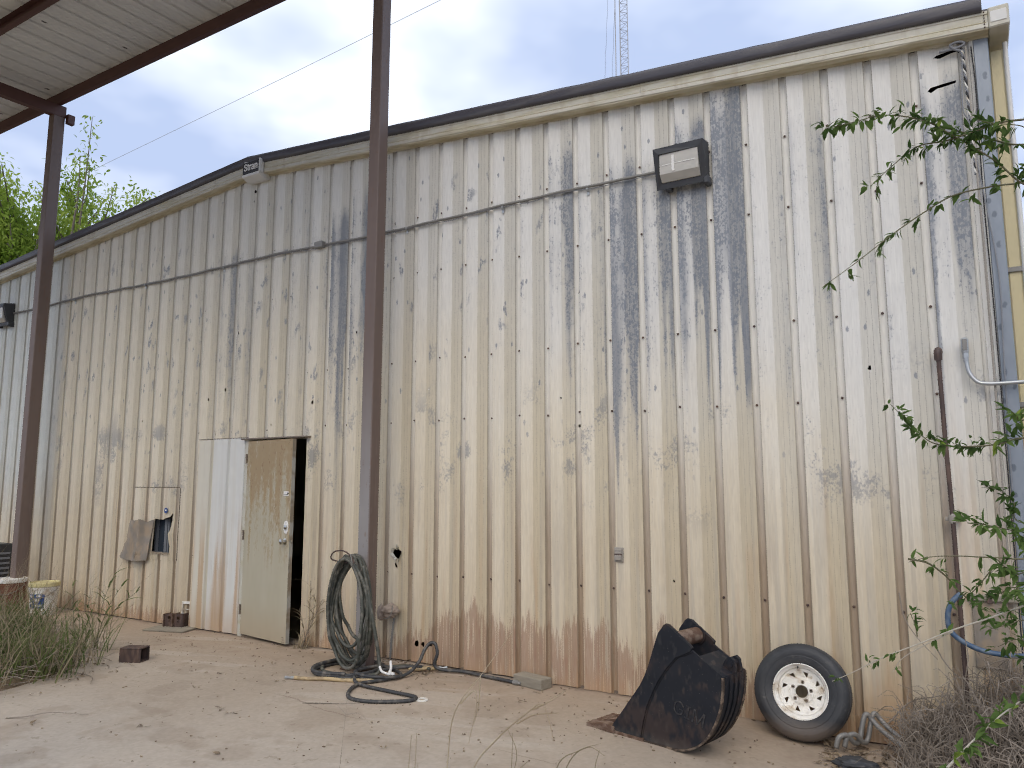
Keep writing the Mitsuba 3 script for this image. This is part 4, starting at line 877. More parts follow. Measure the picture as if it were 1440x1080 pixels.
# ------------------------------------------------------------------ spare wheel
th = math.radians(13); wn = np.array([0.03, -math.cos(th), math.sin(th)]); wn /= np.linalg.norm(wn)
wx = np.cross([0, 0, 1], -wn); wx /= np.linalg.norm(wx); wz = np.cross(wx, wn) * 1.0
wz = np.cross(wn, wx) * -1 if np.cross(wn, wx)[2] < 0 else np.cross(wn, wx)
WC = np.array([3.012, -0.205, 0.258]); WM = frame(WC, wx, wz, wn if np.cross(wx, wz) @ wn > 0 else -wn); sgn = 1 if np.cross(wx, wz) @ wn > 0 else -1
wk = thing('spare_wheel', 'spare trailer wheel with white spoked rim leaning on the wall', 'wheel')
R0 = 0.318
tp = [(0.178, 0.076), (0.190, 0.087), (0.212, 0.094), (0.232, 0.098), (0.236, 0.096), (0.252, 0.1015), (0.272, 0.100), (0.276, 0.0985), (0.290, 0.093), (0.304, 0.082), (0.311, 0.070), (0.314, 0.060), (0.310, 0.058), (0.310, 0.052), (0.3165, 0.050), (0.3175, 0.028), (0.312, 0.026), (0.312, 0.020), (0.318, 0.018), (0.318, -0.018), (0.312, -0.020), (0.312, -0.026), (0.3175, -0.028), (0.3165, -0.050), (0.310, -0.052), (0.310, -0.058), (0.314, -0.060), (0.304, -0.082), (0.272, -0.100), (0.232, -0.098), (0.178, -0.078)]
MZ = WM @ np.diag([1, 1, sgn, 1.0])
obj('tyre', MB().lathe(tp, MZ, 96, closed=True), 'tyre_rubber', wk, smooth=28)
rp_ = [(0.194, 0.070), (0.197, 0.078), (0.195, 0.0845), (0.190, 0.085), (0.186, 0.078), (0.183, 0.062), (0.172, 0.054), (0.168, 0.050), (0.165, 0.030), (0.160, 0.0), (0.160, -0.06), (0.19, -0.075), (0.194, -0.08), (0.194, -0.070), (0.176, -0.055), (0.166, -0.04), (0.168, 0.03), (0.180, 0.055)]
obj('rim', MB().lathe(rp_, MZ := MZ @ np.diag([.94, .94, 1, 1.0]), 80, closed=True), 'rim_paint', wk, smooth=28)
circ = lambda x, y, r, n=20: Polygon([(x + r * math.cos(a), y + r * math.sin(a)) for a in np.linspace(0, 2 * np.pi, n, endpoint=False)])
disc = circ(0, 0, 0.163, 72).difference(circ(0, 0, 0.043, 32))
for q in range(8):
    a = 2 * np.pi * q / 8 + 0.19; rr = lambda r, d: (r * math.cos(a + d), r * math.sin(a + d))
    disc = disc.difference(Polygon([rr(0.137, -0.08), rr(0.136, 0.13), rr(0.110, 0.12)]).buffer(0.003))
for q in range(5):
    a = 2 * np.pi * q / 5 + 0.12 + np.pi / 2; disc = disc.difference(circ(0.066 * math.cos(a), 0.066 * math.sin(a), 0.0085, 12))
# dished disc: cut in rings so that it can follow the hat shape
t = MB(); rad = [0.0, 0.052, 0.082, 0.092, 0.104, 0.125, 0.145, 0.170]
hz = lambda r: np.interp(r, [0.043, 0.050, 0.078, 0.094, 0.11, 0.145, 0.163], [0.022, 0.030, 0.030, 0.014, 0.012, 0.020, 0.030])
for a in range(len(rad) - 1):
    gm = disc.intersection(circ(0, 0, rad[a + 1], 96)).difference(circ(0, 0, max(rad[a], 1e-4), 96))
    for pg in getattr(gm, 'geoms', [gm]):
        if pg.geom_type != 'Polygon' or pg.area < 1e-9: continue
        pg = pg.segmentize(0.012); v, f = trimesh.creation.triangulate_polygon(pg, engine='earcut'); z = hz(np.hypot(v[:, 0], v[:, 1]))
        t.mesh(trimesh.Trimesh(np.c_[v, z], f, process=False), MZ).mesh(trimesh.Trimesh(np.c_[v, z - 0.004], np.array(f)[:, ::-1], process=False), MZ)
obj('spoke_disc', t, 'rim_paint', wk)
t = MB()
t.lathe([(0.043, 0.022), (0.047, 0.034), (0.050, 0.033)], MZ, 40); obj('hub_ring', t, 'rim_paint', wk, smooth=40)
for q in range(5):
    a = 2 * np.pi * q / 5 + 0.12 + np.pi / 2
    obj('bolt_hole', MB().lathe([(0.0085, 0.026), (0.011, 0.0315), (0.0135, 0.0308)], MZ @ frame((0.066 * math.cos(a), 0.066 * math.sin(a), 0), (1, 0, 0), (0, 1, 0), (0, 0, 1)), 14), 'rusty_steel', wk, smooth=40)
obj('valve', MB().tube([(MZ @ [0.02, 0.172, 0.05, 1])[:3], (MZ @ [0.02, 0.160, 0.075, 1])[:3]], 0.005, 6), 'shadow_black', wk)

# ------------------------------------------------------------------ small things on the slab
bk = thing('hollow_block', 'rusty brown hollow block lying on the slab near the tall weeds', 'block')
an = math.radians(24); HM = frame((-2.905, -1.385, 0.0), (math.cos(an), math.sin(an), 0), (-math.sin(an), math.cos(an), 0), (0, 0, 1))
t = MB(); w, d, hh, th_ = 0.108, 0.075, 0.135, 0.012
t.box((-w, -d, 0), (w, d, th_), HM, ch=0.003).box((-w, -d, hh - th_), (w, d, hh), HM, ch=0.003).box((-w, -d, th_), (w, -d + th_, hh - th_), HM).box((-w, d - th_, th_), (w, d, hh - th_), HM)
obj('tube', t, 'rust_pipe', bk)
obj('end_plate', MB().box((-w + 0.002, -d + th_, th_), (-w + 0.012, d - th_, hh - th_), HM), 'shadow_black', bk)
rk = thing('hitch_bracket', 'dark rusty bracket with two holes standing on a flat plate at the wall', 'bracket')
RM = frame((-4.07, -0.16, 0.02), (0.95, 0.31, 0), (-0.31, 0.95, 0), (0, 0, 1))
def rbox(a, b, name, m, ch=0.002): return obj(name, MB().box(a, b, RM, ch=ch), m, rk)
pl_ = Polygon([(0, 0), (0.115, 0), (0.115, 0.155), (0, 0.14)]).difference(circ(0.062, 0.10, 0.022, 12)).difference(circ(0.062, 0.06, 0.010, 8))
for ox in (-0.12, 0.002):
    e = trimesh.creation.extrude_polygon(pl_, 0.012, engine='earcut'); v = np.array(e.vertices)
    obj('cheek', MB().mesh(trimesh.Trimesh(np.c_[v[:, 0] + ox, v[:, 2], v[:, 1]], np.array(e.faces)[:, ::-1], process=False), RM), 'rust_pipe', rk)
rbox((-0.13, -0.02, 0), (-0.118, 0.11, 0.145), 'web', 'rusty_steel'); rbox((-0.006, -0.03, 0), (0.006, 0.11, 0.15), 'web', 'rusty_steel'); rbox((0.115, 0, 0), (0.127, 0.11, 0.15), 'web', 'rust_pipe')
bp2 = obj('base_board', MB().box((-0.24, -0.22, -0.018), (0.30, 0.12, 0.0), RM, ch=0.004), 'wood_grey'); tag(bp2, 'thin dusty board lying flat under the rusty bracket by the wall', 'board')
wf = thing('white_frame', 'small white rectangular plastic frame standing behind the rusty bracket', 'plastic frame')
t = MB(); FM = frame((-4.035, -0.085, 0.02), (0.95, 0.31, 0), (-0.31, 0.95, 0), (0, 0, 1))
for a, b in (((0, 0, 0), (0.018, 0.02, 0.285)), ((0.105, 0, 0), (0.13, 0.02, 0.285)), ((0.018, 0, 0.255), (0.105, 0.02, 0.285)), ((0.018, 0.006, 0.19), (0.105, 0.014, 0.198))): t.box(a, b, FM, ch=0.002)
obj('bezel', t, 'dirty_white', wf)
tw = thing('timber_block', 'grey timber offcut lying along the foot of the wall', 'timber')
an = math.radians(-13); TM = frame((0.815, -0.175, 0.0), (math.cos(an), math.sin(an), 0), (-math.sin(an), math.cos(an), 0), (0, 0, 1))
obj('beam', MB().box((-0.15, -0.07, 0), (0.17, 0.07, 0.085), TM, ch=0.006), 'wood_grey', tw)
rgk = obj('washer_ring', MB().lathe([(0.028, 0), (0.05, 0), (0.05, 0.008), (0.028, 0.008)], frame((0.29, -1.0, 0.002), (1, 0, 0), (0, 1, 0), (0, 0, 1)), 24, closed=True), 'dirty_white', smooth=40)
tag(rgk, 'pale flat ring embedded in the slab in front of the wall', 'ring')
# bent tubes between wheel and brush
tk = thing('bent_tubes', 'pair of bent dusty grey metal tubes lying right of the spare wheel', 'metal tubes')
for o in (0.0, 0.045):
    obj('tube', MB().tube(smooth_path([(3.245 + o, -0.40 + o, -0.02), (3.265 + o, -0.39 + o, 0.045), (3.31 + o, -0.35 + o, 0.055), (3.345 + o, -0.30 + o, 0.0), (3.37 + o, -0.25 + o, 0.01), (3.395 + o, -0.21 + o, 0.13), (3.415 + o, -0.19 + o, 0.165), (3.445 + o, -0.18 + o, 0.13), (3.50 + o, -0.21 + o, 0.085), (3.6 + o, -0.26 + o, 0.03), (3.74 + o, -0.32 + o, -0.03)], 6), 0.0165, 9), 'conduit_grey', tk, smooth=True)
pd = thing('torn_plastic', 'crumpled grey-black scrap of plastic on the ground near the brush', 'plastic scrap')
m = trimesh.creation.icosphere(3, 1.0); v = m.vertices * (1 + 1.0 * (meshkit.fbm(m.vertices * 1.8 + 7, 3, 2) - .5))[:, None]
obj('sheet', MB().add(v * [0.13, 0.07, 0.05] + [3.40, -0.62, -0.04], m.faces), 'lamp_bronze', pd, smooth=30)
# buckets in the grass
def pail(x, y, s, body, lid, label):
    k_ = thing('plastic_pail', label, 'pail')
    M_ = frame((x, y, -0.02), (1, 0, 0), (0, 1, 0), (0, 0, 1))
    obj('body', MB().lathe([(0, 0), (0.125 * s, 0), (0.128 * s, 0.01), (0.148 * s, 0.31 * s), (0.155 * s, 0.312 * s), (0.155 * s, 0.33 * s), (0.148 * s, 0.332 * s), (0.150 * s, 0.36 * s), (0.140 * s, 0.36 * s), (0.12 * s, 0.02)], M_, 48), body, k_, smooth=35)
    obj('lid', MB().lathe([(0, 0.372 * s), (0.135 * s, 0.372 * s), (0.138 * s, 0.382 * s), (0.152 * s, 0.382 * s), (0.158 * s, 0.374 * s), (0.158 * s, 0.338 * s), (0.153 * s, 0.336 * s), (0.153 * s, 0.362 * s)], M_, 48), lid, k_, smooth=35)
    obj('handle', MB().tube([(x + 0.158 * s * math.cos(a), y + 0.158 * s * math.sin(a), 0.30 * s - 0.10 * s * math.sin((a + 2.4) / 2.9 * math.pi)) for a in np.linspace(-2.4, 0.5, 16)], 0.004, 6), 'conduit_grey', k_, smooth=True)
    return k_
pw = pail(-6.38, -0.45, 1.15, 'dirty_white', 'yellow_lid', 'white plastic pail with yellow lid and blue label in the weeds')
def wrap(x, y, r0, r1, z0, z1, a0, a1, n=10, off=0.002):
    aa = np.linspace(a0, a1, n); v = [(x + (r + off) * math.cos(a), y + (r + off) * math.sin(a), z) for r, z in ((r0, z0), (r1, z1)) for a in aa]
    return np.array(v), [[q, q + 1, n + q + 1, n + q] for q in range(n - 1)]
rad_ = lambda z: 1.15 * np.interp((z + 0.02) / 1.15, [0.01, 0.31], [0.128, 0.148])
def lab(z0, z1, a0, a1, off=0.002): return wrap(-6.38, -0.45, rad_(z0), rad_(z1), z0, z1, math.radians(a0), math.radians(a1), 10, off)
obj('label', MB().add(*lab(0.10, 0.28, -95, -25)), 'blue_ink', pw, label='blue printed label on the white pail')
t = MB()
for (z0, z1, a0, a1) in ((0.245, 0.27, -58, -40), (0.19, 0.225, -70, -45), (0.155, 0.17, -92, -80), (0.175, 0.185, -92, -78), (0.125, 0.15, -66, -34), (0.24, 0.265, -93, -78)): t.add(*lab(z0, z1, a0, a1, 0.0035))
obj('label_print', t, 'white_plastic', pw)
pail(-7.02, -0.55, 1.2, 'red_plastic', 'dirty_white', 'rusty red pail with pale lid at the left edge behind grass')
ac = thing('floor_unit', 'dark grey louvred box standing by the wall at the far left edge', 'cooling unit')
obj('case', MB().box((-8.75, -0.62, 0.0), (-7.93, -0.12, 0.83), ch=0.012), 'lamp_bronze', ac)
for q in range(9): obj('louvre', MB().box((-7.931, -0.58, 0.12 + 0.07 * q), (-7.918, -0.16, 0.15 + 0.07 * q), ch=0.003), 'wire_dark', ac)

# ------------------------------------------------------------------ vegetation helpers
def leaf(mb, b, d, n, L, W, droop=0.15):
    """A pointed leaf folded along its midrib, from b along d, n = its upper side."""
    d = d / np.linalg.norm(d); s = np.cross(d, n); s /= np.linalg.norm(s) + 1e-9; n = np.cross(s, d)
    p = [b, b + d * L * .3 + s * W * .42 + n * W * .12, b + d * L * .3 - s * W * .42 + n * W * .12, b + d * L * .36, b + d * L * .65 + s * W * .36 - n * L * droop * .3 + n * W * .1, b + d * L * .65 - s * W * .36 - n * L * droop * .3 + n * W * .1, b + d * L * .68 - n * L * droop * .4, b + d * L - n * L * droop]
    return mb.add(p, [[0, 3, 1], [0, 2, 3], [1, 3, 6], [1, 6, 4], [3, 2, 5], [3, 5, 6], [4, 6, 7], [6, 5, 7]])


def blade(mb, b, d, L, W, bend, side, n=5):
    """A grass blade: ribbon rising along d and bending over towards side."""
    t = np.linspace(0, 1, n + 1); d = np.asarray(d, float); side = np.asarray(side, float)
    p = b + np.outer(t * L * (1 - 0.25 * bend * t), d) + np.outer(bend * L * 0.6 * t ** 2.2, side) - np.outer(bend * L * 0.35 * t ** 3.5, [0, 0, 1])
    s = np.cross(d, side); s /= np.linalg.norm(s) + 1e-9; w = W * (1 - t ** 1.6) * 0.5 + 0.0006
    v = np.vstack([p - s * w[:, None], p + s * w[:, None]]); m_ = n + 1
    return mb.add(v, [[q, q + 1, m_ + q + 1, m_ + q] for q in range(n)])


def rdir(r, up=1.0, spread=0.4):
    a = r.uniform(0, 2 * np.pi); v = np.array([math.cos(a) * spread * r.random() ** .5, math.sin(a) * spread * r.random() ** .5, up]); return v / np.linalg.norm(v)


# ------------------------------------------------------------------ grass and weeds, left
rg = np.random.default_rng(21)
patch = Polygon([(-2.72, -2.85), (-2.80, -2.25), (-2.98, -1.74), (-3.55, -1.42), (-4.5, -1.2), (-5.6, -0.95), (-7.5, -0.75), (-9.5, -0.5), (-9.5, -3.5), (-3.2, -3.5)])
def inside(poly, r, n):
    x0, y0, x1, y1 = poly.bounds; out = []
    from shapely.geometry import Point
    while len(out) < n:
        q = (r.uniform(x0, x1), r.uniform(y0, y1))
        if poly.contains(Point(q)): out.append(q)
    return out
mound = MB(); mx, my = np.meshgrid(np.linspace(-9.5, -2.8, 90), np.linspace(-3.6, -0.4, 50), indexing='ij')
import shapely
dist = shapely.distance(shapely.points(mx, my), patch.boundary) * np.where(shapely.contains_xy(patch, mx, my), 1, -1)
mz = -0.05 + 0.10 * np.clip(dist / 0.25, -0.2, 1) + 0.05 * (meshkit.fbm(np.stack([mx * 6, my * 6, 0 * mx], -1), 4, 3) - 0.5); q = 50
i, j = np.meshgrid(np.arange(89), np.arange(49), indexing='ij')
mound.add(np.stack([mx, my, mz], -1).reshape(-1, 3), np.stack([i * q + j, (i + 1) * q + j, (i + 1) * q + j + 1, i * q + j + 1], -1).reshape(-1, 4))
obj('earth_mound', mound, 'soil', smooth=True, kind='structure')
gg, gd, gs = MB(), MB(), MB()
cl = inside(patch.buffer(-0.05), rg, 190)
for cx, cy in cl:
    near = math.exp(-((cx + 3.9) ** 2 + (cy + 1.9) ** 2) / 2.2)
    for _ in range(int(16 + 34 * near)):
        b = np.array([cx + rg.normal() * .12, cy + rg.normal() * .10, 0.02]); a = rg.uniform(0, 2 * np.pi)
        L = rg.uniform(0.35, 0.80) * (0.75 + 0.35 * rg.random())
        (blade(gg, b, rdir(rg, 1, .5), L, rg.uniform(.006, .012), rg.uniform(.3, 1.0), (math.cos(a), math.sin(a), 0)) if rg.random() < 0.62 else blade(gd, b, rdir(rg, 1, .8), L * 1.1, rg.uniform(.004, .009), rg.uniform(.2, .9), (math.cos(a), math.sin(a), 0)))
for cx, cy in inside(patch.buffer(-0.02), rg, 900):
    b = np.array([cx, cy, 0.02]); d = rdir(rg, 1, .9); L = rg.uniform(.5, 1.1); e = b + d * L
    gd.tube(smooth_path([b, b + d * L * .5 + rg.normal(size=3) * .02, e + [rg.normal() * .06, rg.normal() * .06, -.04]], 4), np.linspace(.0024, .0008, 9), 4, cap=False)
for cx, cy in inside(patch.buffer(0.06), rg, 2600):
    a = rg.uniform(0, 2 * np.pi); L = rg.uniform(.1, .4); d = np.array([math.cos(a), math.sin(a), rg.uniform(-.05, .35)]); b = np.array([cx, cy, rg.uniform(.02, .16)])
    gs.tube([b, b + d * L * .5 + rg.normal(size=3) * .02, b + d * L], .0028 * rg.uniform(.5, 1.2), 4, cap=False)
tag(obj('green_grass', gg, 'grass_green'), 'green weedy grass growing over the left edge of the slab', 'grass', kind='stuff')
tag(obj('dry_grass', gd, 'grass_dry'), 'dry tan grass stalks mixed through the weeds on the left', 'grass', kind='stuff')
tag(obj('dead_twigs', gs, 'dead_stem'), 'grey dead twigs matted at the foot of the weeds', 'twigs', kind='stuff')


def weed(base, tops, label, nleaf, L, seed, m='grass_green', sm='green_stem', W=0.016):
    r = np.random.default_rng(seed); k_ = thing('tall_weed', label, 'weed')
    t2 = MB(); base = np.array(base, float)
    for tp_ in tops:
        tp_ = np.array(tp_, float); md = base + (tp_ - base) * .5 + r.normal(size=3) * .03 + [0, 0, .04]
        p = smooth_path([base + r.normal(size=3) * [.02, .02, 0], md, tp_], 8)
        obj('stem', MB().tube(p, np.linspace(.0045, .0015, len(p)), 6), sm, k_, smooth=True)
        for q in range(nleaf):
            i_ = int(len(p) * (0.3 + 0.68 * q / nleaf)); a = r.uniform(0, 2 * np.pi)
            d = (p[min(i_ + 1, len(p) - 1)] - p[i_ - 1]); d = d / np.linalg.norm(d) + 0.9 * np.array([math.cos(a), math.sin(a), .1]); d /= np.linalg.norm(d)
            l_ = MB(); blade(l_, p[i_], d, L * r.uniform(.6, 1.1), W * r.uniform(.7, 1.1), r.uniform(.5, 1.2), (math.cos(a), math.sin(a), 0), 6)
            obj('leaf', l_, m, k_)
    return k_
weed((-3.70, -1.30, 0), [(-3.95, -1.25, .60), (-3.45, -1.2, .68), (-3.25, -1.15, .62), (-3.60, -1.2, .80)], 'tall green weed with narrow drooping leaves right of the pails', 8, .20, 5)
weed((-3.56, -1.23, 0), [(-3.58, -1.23, .34), (-3.48, -1.25, .42)], 'small thin weed alone on the slab just left of the hollow block', 3, .12, 8, 'grass_dry')
weed((-3.15, -1.80, 0), [(-3.5, -1.7, .75), (-2.9, -1.72, .66), (-3.3, -1.75, .58)], 'leaning weed stalks at the right edge of the grass clump', 7, .18, 9)
weed((-1.93, -0.13, 0), [(-1.86, -.14, .70), (-1.75, -.15, .55), (-1.66, -.16, .52), (-2.0, -.15, .40)], 'dry tan weed growing at the wall right of the open door', 6, .20, 12, 'grass_dry', 'dead_stem', .012)
for q in range(14):
    pass
t = MB()
for q in range(40):
    a = rg.uniform(0, 6.28); blade(t, np.array([-1.93 + rg.normal() * .05, -.14 + rg.normal() * .03, 0]), rdir(rg, 1, .5), rg.uniform(.08, .32), .007, rg.uniform(.2, .9), (math.cos(a), math.sin(a), 0))
tag(obj('grass_tuft', t, 'grass_dry'), 'low dry tuft of grass at the foot of the wall by the door', 'grass', kind='stuff')

# ------------------------------------------------------------------ foreground dry stalks
def stalk(paths, label, w=0.006, m='straw_pale'):
    k_ = thing('dry_stalk', label, 'dry stalk', 'dry grass stalks in the foreground')
    for p in paths:
        sp = smooth_path(p, 6); obj('stem', MB().tube(sp, np.linspace(w, w * .35, len(sp)) * .55, 5), m, k_, smooth=True)
    return k_
stalk([[(1.95, -3.0, 0), (1.99, -3.0, .41), (2.03, -3.0, .66), (2.19, -3.0, .86), (2.34, -3.0, 1.05)], [(2.06, -3.0, .70), (2.12, -2.98, .76), (2.13, -2.97, .70), (2.08, -2.96, .52)], [(2.17, -3.0, .84), (2.14, -2.97, .70), (2.10, -2.95, .60)]], 'tallest pale dry stalk rising in the foreground centre')
stalk([[(2.02, -2.95, 0), (2.12, -3.0, .40), (2.26, -3.0, .58), (2.41, -3.0, .71), (2.485, -3.0, .76), (2.52, -3.0, .70), (2.54, -3.0, .63)], [(2.44, -3.0, .73), (2.53, -3.0, .78), (2.60, -3.0, .83)], [(2.36, -3.0, .66), (2.45, -3.0, .71), (2.57, -3.0, .735)]], 'pale dry stalk bent over at its top, right of the tallest one')
stalk([[(2.20, -2.95, 0), (2.28, -3.0, .3), (2.36, -3.0, .52), (2.31, -3.0, .64)], [(2.30, -3.0, 0.1), (2.33, -3.0, .4), (2.34, -3.0, .62)], [(2.24, -3.0, .1), (2.34, -3.0, .42), (2.42, -3.0, .52)]], 'brown thin dry stalks between the two pale stalks', .005, 'grass_dry')
stalk([[(2.45, -2.95, .1), (2.55, -3.0, .5), (2.66, -3.0, .6), (2.76, -3.0, .645)], [(2.70, -2.98, .2), (2.73, -3.0, .52), (2.755, -3.0, .62)], [(2.50, -3, .2), (2.60, -3.0, .52), (2.70, -3.0, .62), (2.78, -3.0, .60)]], 'tangle of dry stalks in front of the black bucket', .005, 'grass_dry')
stalk([[(1.70, -2.95, 0), (1.76, -3, .3), (1.78, -3, .52)], [(1.74, -3, 0), (1.80, -3, .35), (1.81, -3, .53)], [(1.78, -3, .1), (1.82, -3, .4)]], 'short dry stalks at the bottom edge left of the tallest stalk', .005, 'grass_dry')
stalk([[(1.30, -3.0, 0), (1.33, -3.0, .3), (1.36, -3.0, .55), (1.37, -3.0, .66)], [(1.36, -3, .55), (1.30, -3, .585), (1.25, -3, .59)], [(1.36, -3, .55), (1.45, -3, .565), (1.52, -3, .53)]], 'thin wiry seed stem at the bottom left of the dry stalks', .0025, 'dead_stem')
k_ = thing('green_blade', 'single dark green grass blade at the bottom edge of the photo', 'grass blade')
t = MB(); blade(t, np.array([1.32, -3.05, 0.05]), (0.25, 0, 1), .36, .011, .3, (1, 0, 0)); obj('leaf', t, 'grass_green', k_)

# ------------------------------------------------------------------ dead brush, right
rg = np.random.default_rng(31)
db = MB(); foot = Polygon([(3.72, -0.95), (3.62, -0.30), (3.75, -0.12), (4.9, -0.10), (5.6, -0.3), (5.8, -1.3), (4.6, -1.35)])
for cx, cy in inside(foot, rg, 7000):
    f_ = np.clip((cx - 3.55) / 0.75, 0.05, 1); top = (0.12 + 0.70 * f_) * (1 if cy > -0.8 else 0.75)
    b = np.array([cx, cy, rg.uniform(-.05, .7 * top)]); a = rg.normal(-0.5, 0.9); L = rg.uniform(.12, .42)
    d = np.array([-math.sin(a) * .6 - .15, rg.normal() * .35, math.cos(a) * .9 if rg.random() < .7 else -.6]); d /= np.linalg.norm(d)
    p = [b, b + d * L * .5 + rg.normal(size=3) * .035, b + d * L + [0, 0, -.10 * L / .3]]
    p[-1][2] = min(p[-1][2], top + .12 * rg.random()); p[1][2] = min(p[1][2], top + .1)
    for z_ in (p[1], p[2]): z_[1] = min(z_[1], -0.075)
    db.tube(smooth_path(p, 3), np.linspace(.0034, .0014, 7) * rg.uniform(.5, 1.25), 4, cap=False)
tag(obj('dead_brush', db, 'dead_stem'), 'tangled heap of grey-brown dead brush against the right end of the wall', 'dead brush', kind='stuff')
m = trimesh.creation.icosphere(4, 1.0); v = m.vertices * (1 + .6 * (meshkit.fbm(m.vertices * 2.5, 4, 6) - .5))[:, None]
tag(obj('brush_core', MB().add(v * [0.60, 0.36, 0.42] + [4.75, -0.55, 0.02], m.faces), 'dark_mould', smooth=True), 'packed dark leaf mould inside the dead brush heap', 'leaf mould', kind='stuff')
for pts, lb in ([[(3.98, -.45, .20), (4.0, -.35, .45), (4.03, -.30, .62), (4.02, -.3, .75)], 'upright pale dead stem beside the foot of the standpipe'], [[(3.55, -.25, .14), (3.68, -.25, .29), (3.82, -.25, .345), (3.95, -.25, .375)], 'thin arching brown twig above the bent tubes'], [[(3.66, -.22, .98), (3.68, -.2, .82), (3.75, -.22, .70), (3.86, -.25, .58)], 'thin dark twig hanging at the wall left of the blue hose'], [[(3.86, -.3, .66), (3.92, -.3, .55), (4.06, -.35, .42)], 'short pale twig crossing under the blue hose']):
    tag(obj('twig', MB().tube(smooth_path(pts, 6), np.linspace(.005, .002, len(smooth_path(pts, 6))), 5), 'dead_stem', smooth=True), lb, 'twig')
# litter of dead leaves along the wall foot and on the slab
ll = MB()
def scatter(n, fx, fy, s=1.0, z0=0.004):
    for _ in range(n):
        x, y = fx(), min(fy(), -0.06); a = rg.uniform(0, 6.28); zz = z0 - 0.06 * float(np.clip((x - 2.3) / .8, 0, 1)); b = np.array([x, y, zz + rg.uniform(0, .01)])
        leaf(ll, b, np.array([math.cos(a), math.sin(a), rg.uniform(-.02, .3)]), np.array([rg.normal() * .4, rg.normal() * .4, 1]), rg.uniform(.025, .07) * s, rg.uniform(.012, .03) * s, rg.uniform(-.3, .4))
scatter(150, lambda: rg.uniform(3.15, 3.9), lambda: rg.normal(-.42, .17), 1.15)
scatter(60, lambda: rg.uniform(3.3, 3.8), lambda: rg.normal(-.75, .15), 1.1)
scatter(110, lambda: rg.uniform(-.85, -.1), lambda: rg.normal(-.22, .12), .8, .01)
scatter(60, lambda: rg.uniform(-1.1, .2), lambda: rg.normal(-.7, .3), .5)
scatter(55, lambda: rg.uniform(-4.2, 2.6), lambda: rg.uniform(-.16, -.07), .6)
scatter(60, lambda: rg.uniform(-3.4, -2.6), lambda: rg.normal(-1.8, .3), .9, .01)
scatter(46, lambda: rg.uniform(-3.2, 2.0), lambda: rg.uniform(-3.0, -.3), .45)
for x, y in ((-2.46, -2.46), (-3.04, -.69), (-2.1, -1.36), (-1.85, -1.3), (-1.64, -.79), (-.86, -1.99), (-.7, -2.05), (-.08, -2.62), (-.99, -2.54), (-1.74, -2.92), (-1.08, -1.2), (-2.67, -1.73), (.78, -2.02), (1.01, -.66), (.99, -.34)):
    for _ in range(3): scatter(1, lambda: x + rg.normal() * .03, lambda: y + rg.normal() * .02, .8)
tag(obj('leaf_litter', ll, 'dead_leaf'), 'brown dead leaves scattered over the slab and along the wall foot', 'leaf litter', kind='stuff')
cb = MB(); oct_ = trimesh.creation.icosahedron()
for _ in range(620):
    x, y = rg.uniform(-4, 3.2), -abs(rg.normal(0, 1.0)) - .07 if rg.random() < .7 else rg.uniform(-3.4, -.1)
    r_ = rg.uniform(.0025, .008) * (1.6 if y > -.3 else 1); cb.add(oct_.vertices * [r_ * rg.uniform(.8, 1.9), r_, r_ * .6] @ np.array([[math.cos(r_ * 9e3), math.sin(r_ * 9e3), 0], [-math.sin(r_ * 9e3), math.cos(r_ * 9e3), 0], [0, 0, 1]]) + [x, y, .003 - .06 * float(np.clip((x - 2.3) / .8, 0, 1))], oct_.faces)
tag(obj('grit', cb, 'dead_leaf'), 'small crumbs of grit and bark strewn over the dusty slab', 'grit', kind='stuff')
for pts, lb in ([[(-2.0, -2.95, .006), (-1.86, -2.86, .02), (-1.78, -2.75, .03), (-1.55, -2.60, .012)], 'curved dark twig lying alone on the slab at the lower left'], [[(-.45, -1.55, .006), (-.25, -1.48, .012), (-.05, -1.33, .008)], 'straight thin twig on the slab below the hose loops'], [[(-3.0, -1.95, .01), (-2.6, -1.98, .02), (-2.4, -2.1, .012)], 'bare pale twig lying in front of the grass clump']):
    tag(obj('twig', MB().tube(smooth_path(pts, 6), np.linspace(.005, .002, len(smooth_path(pts, 6))), 5), 'dead_stem', smooth=True), lb, 'twig')

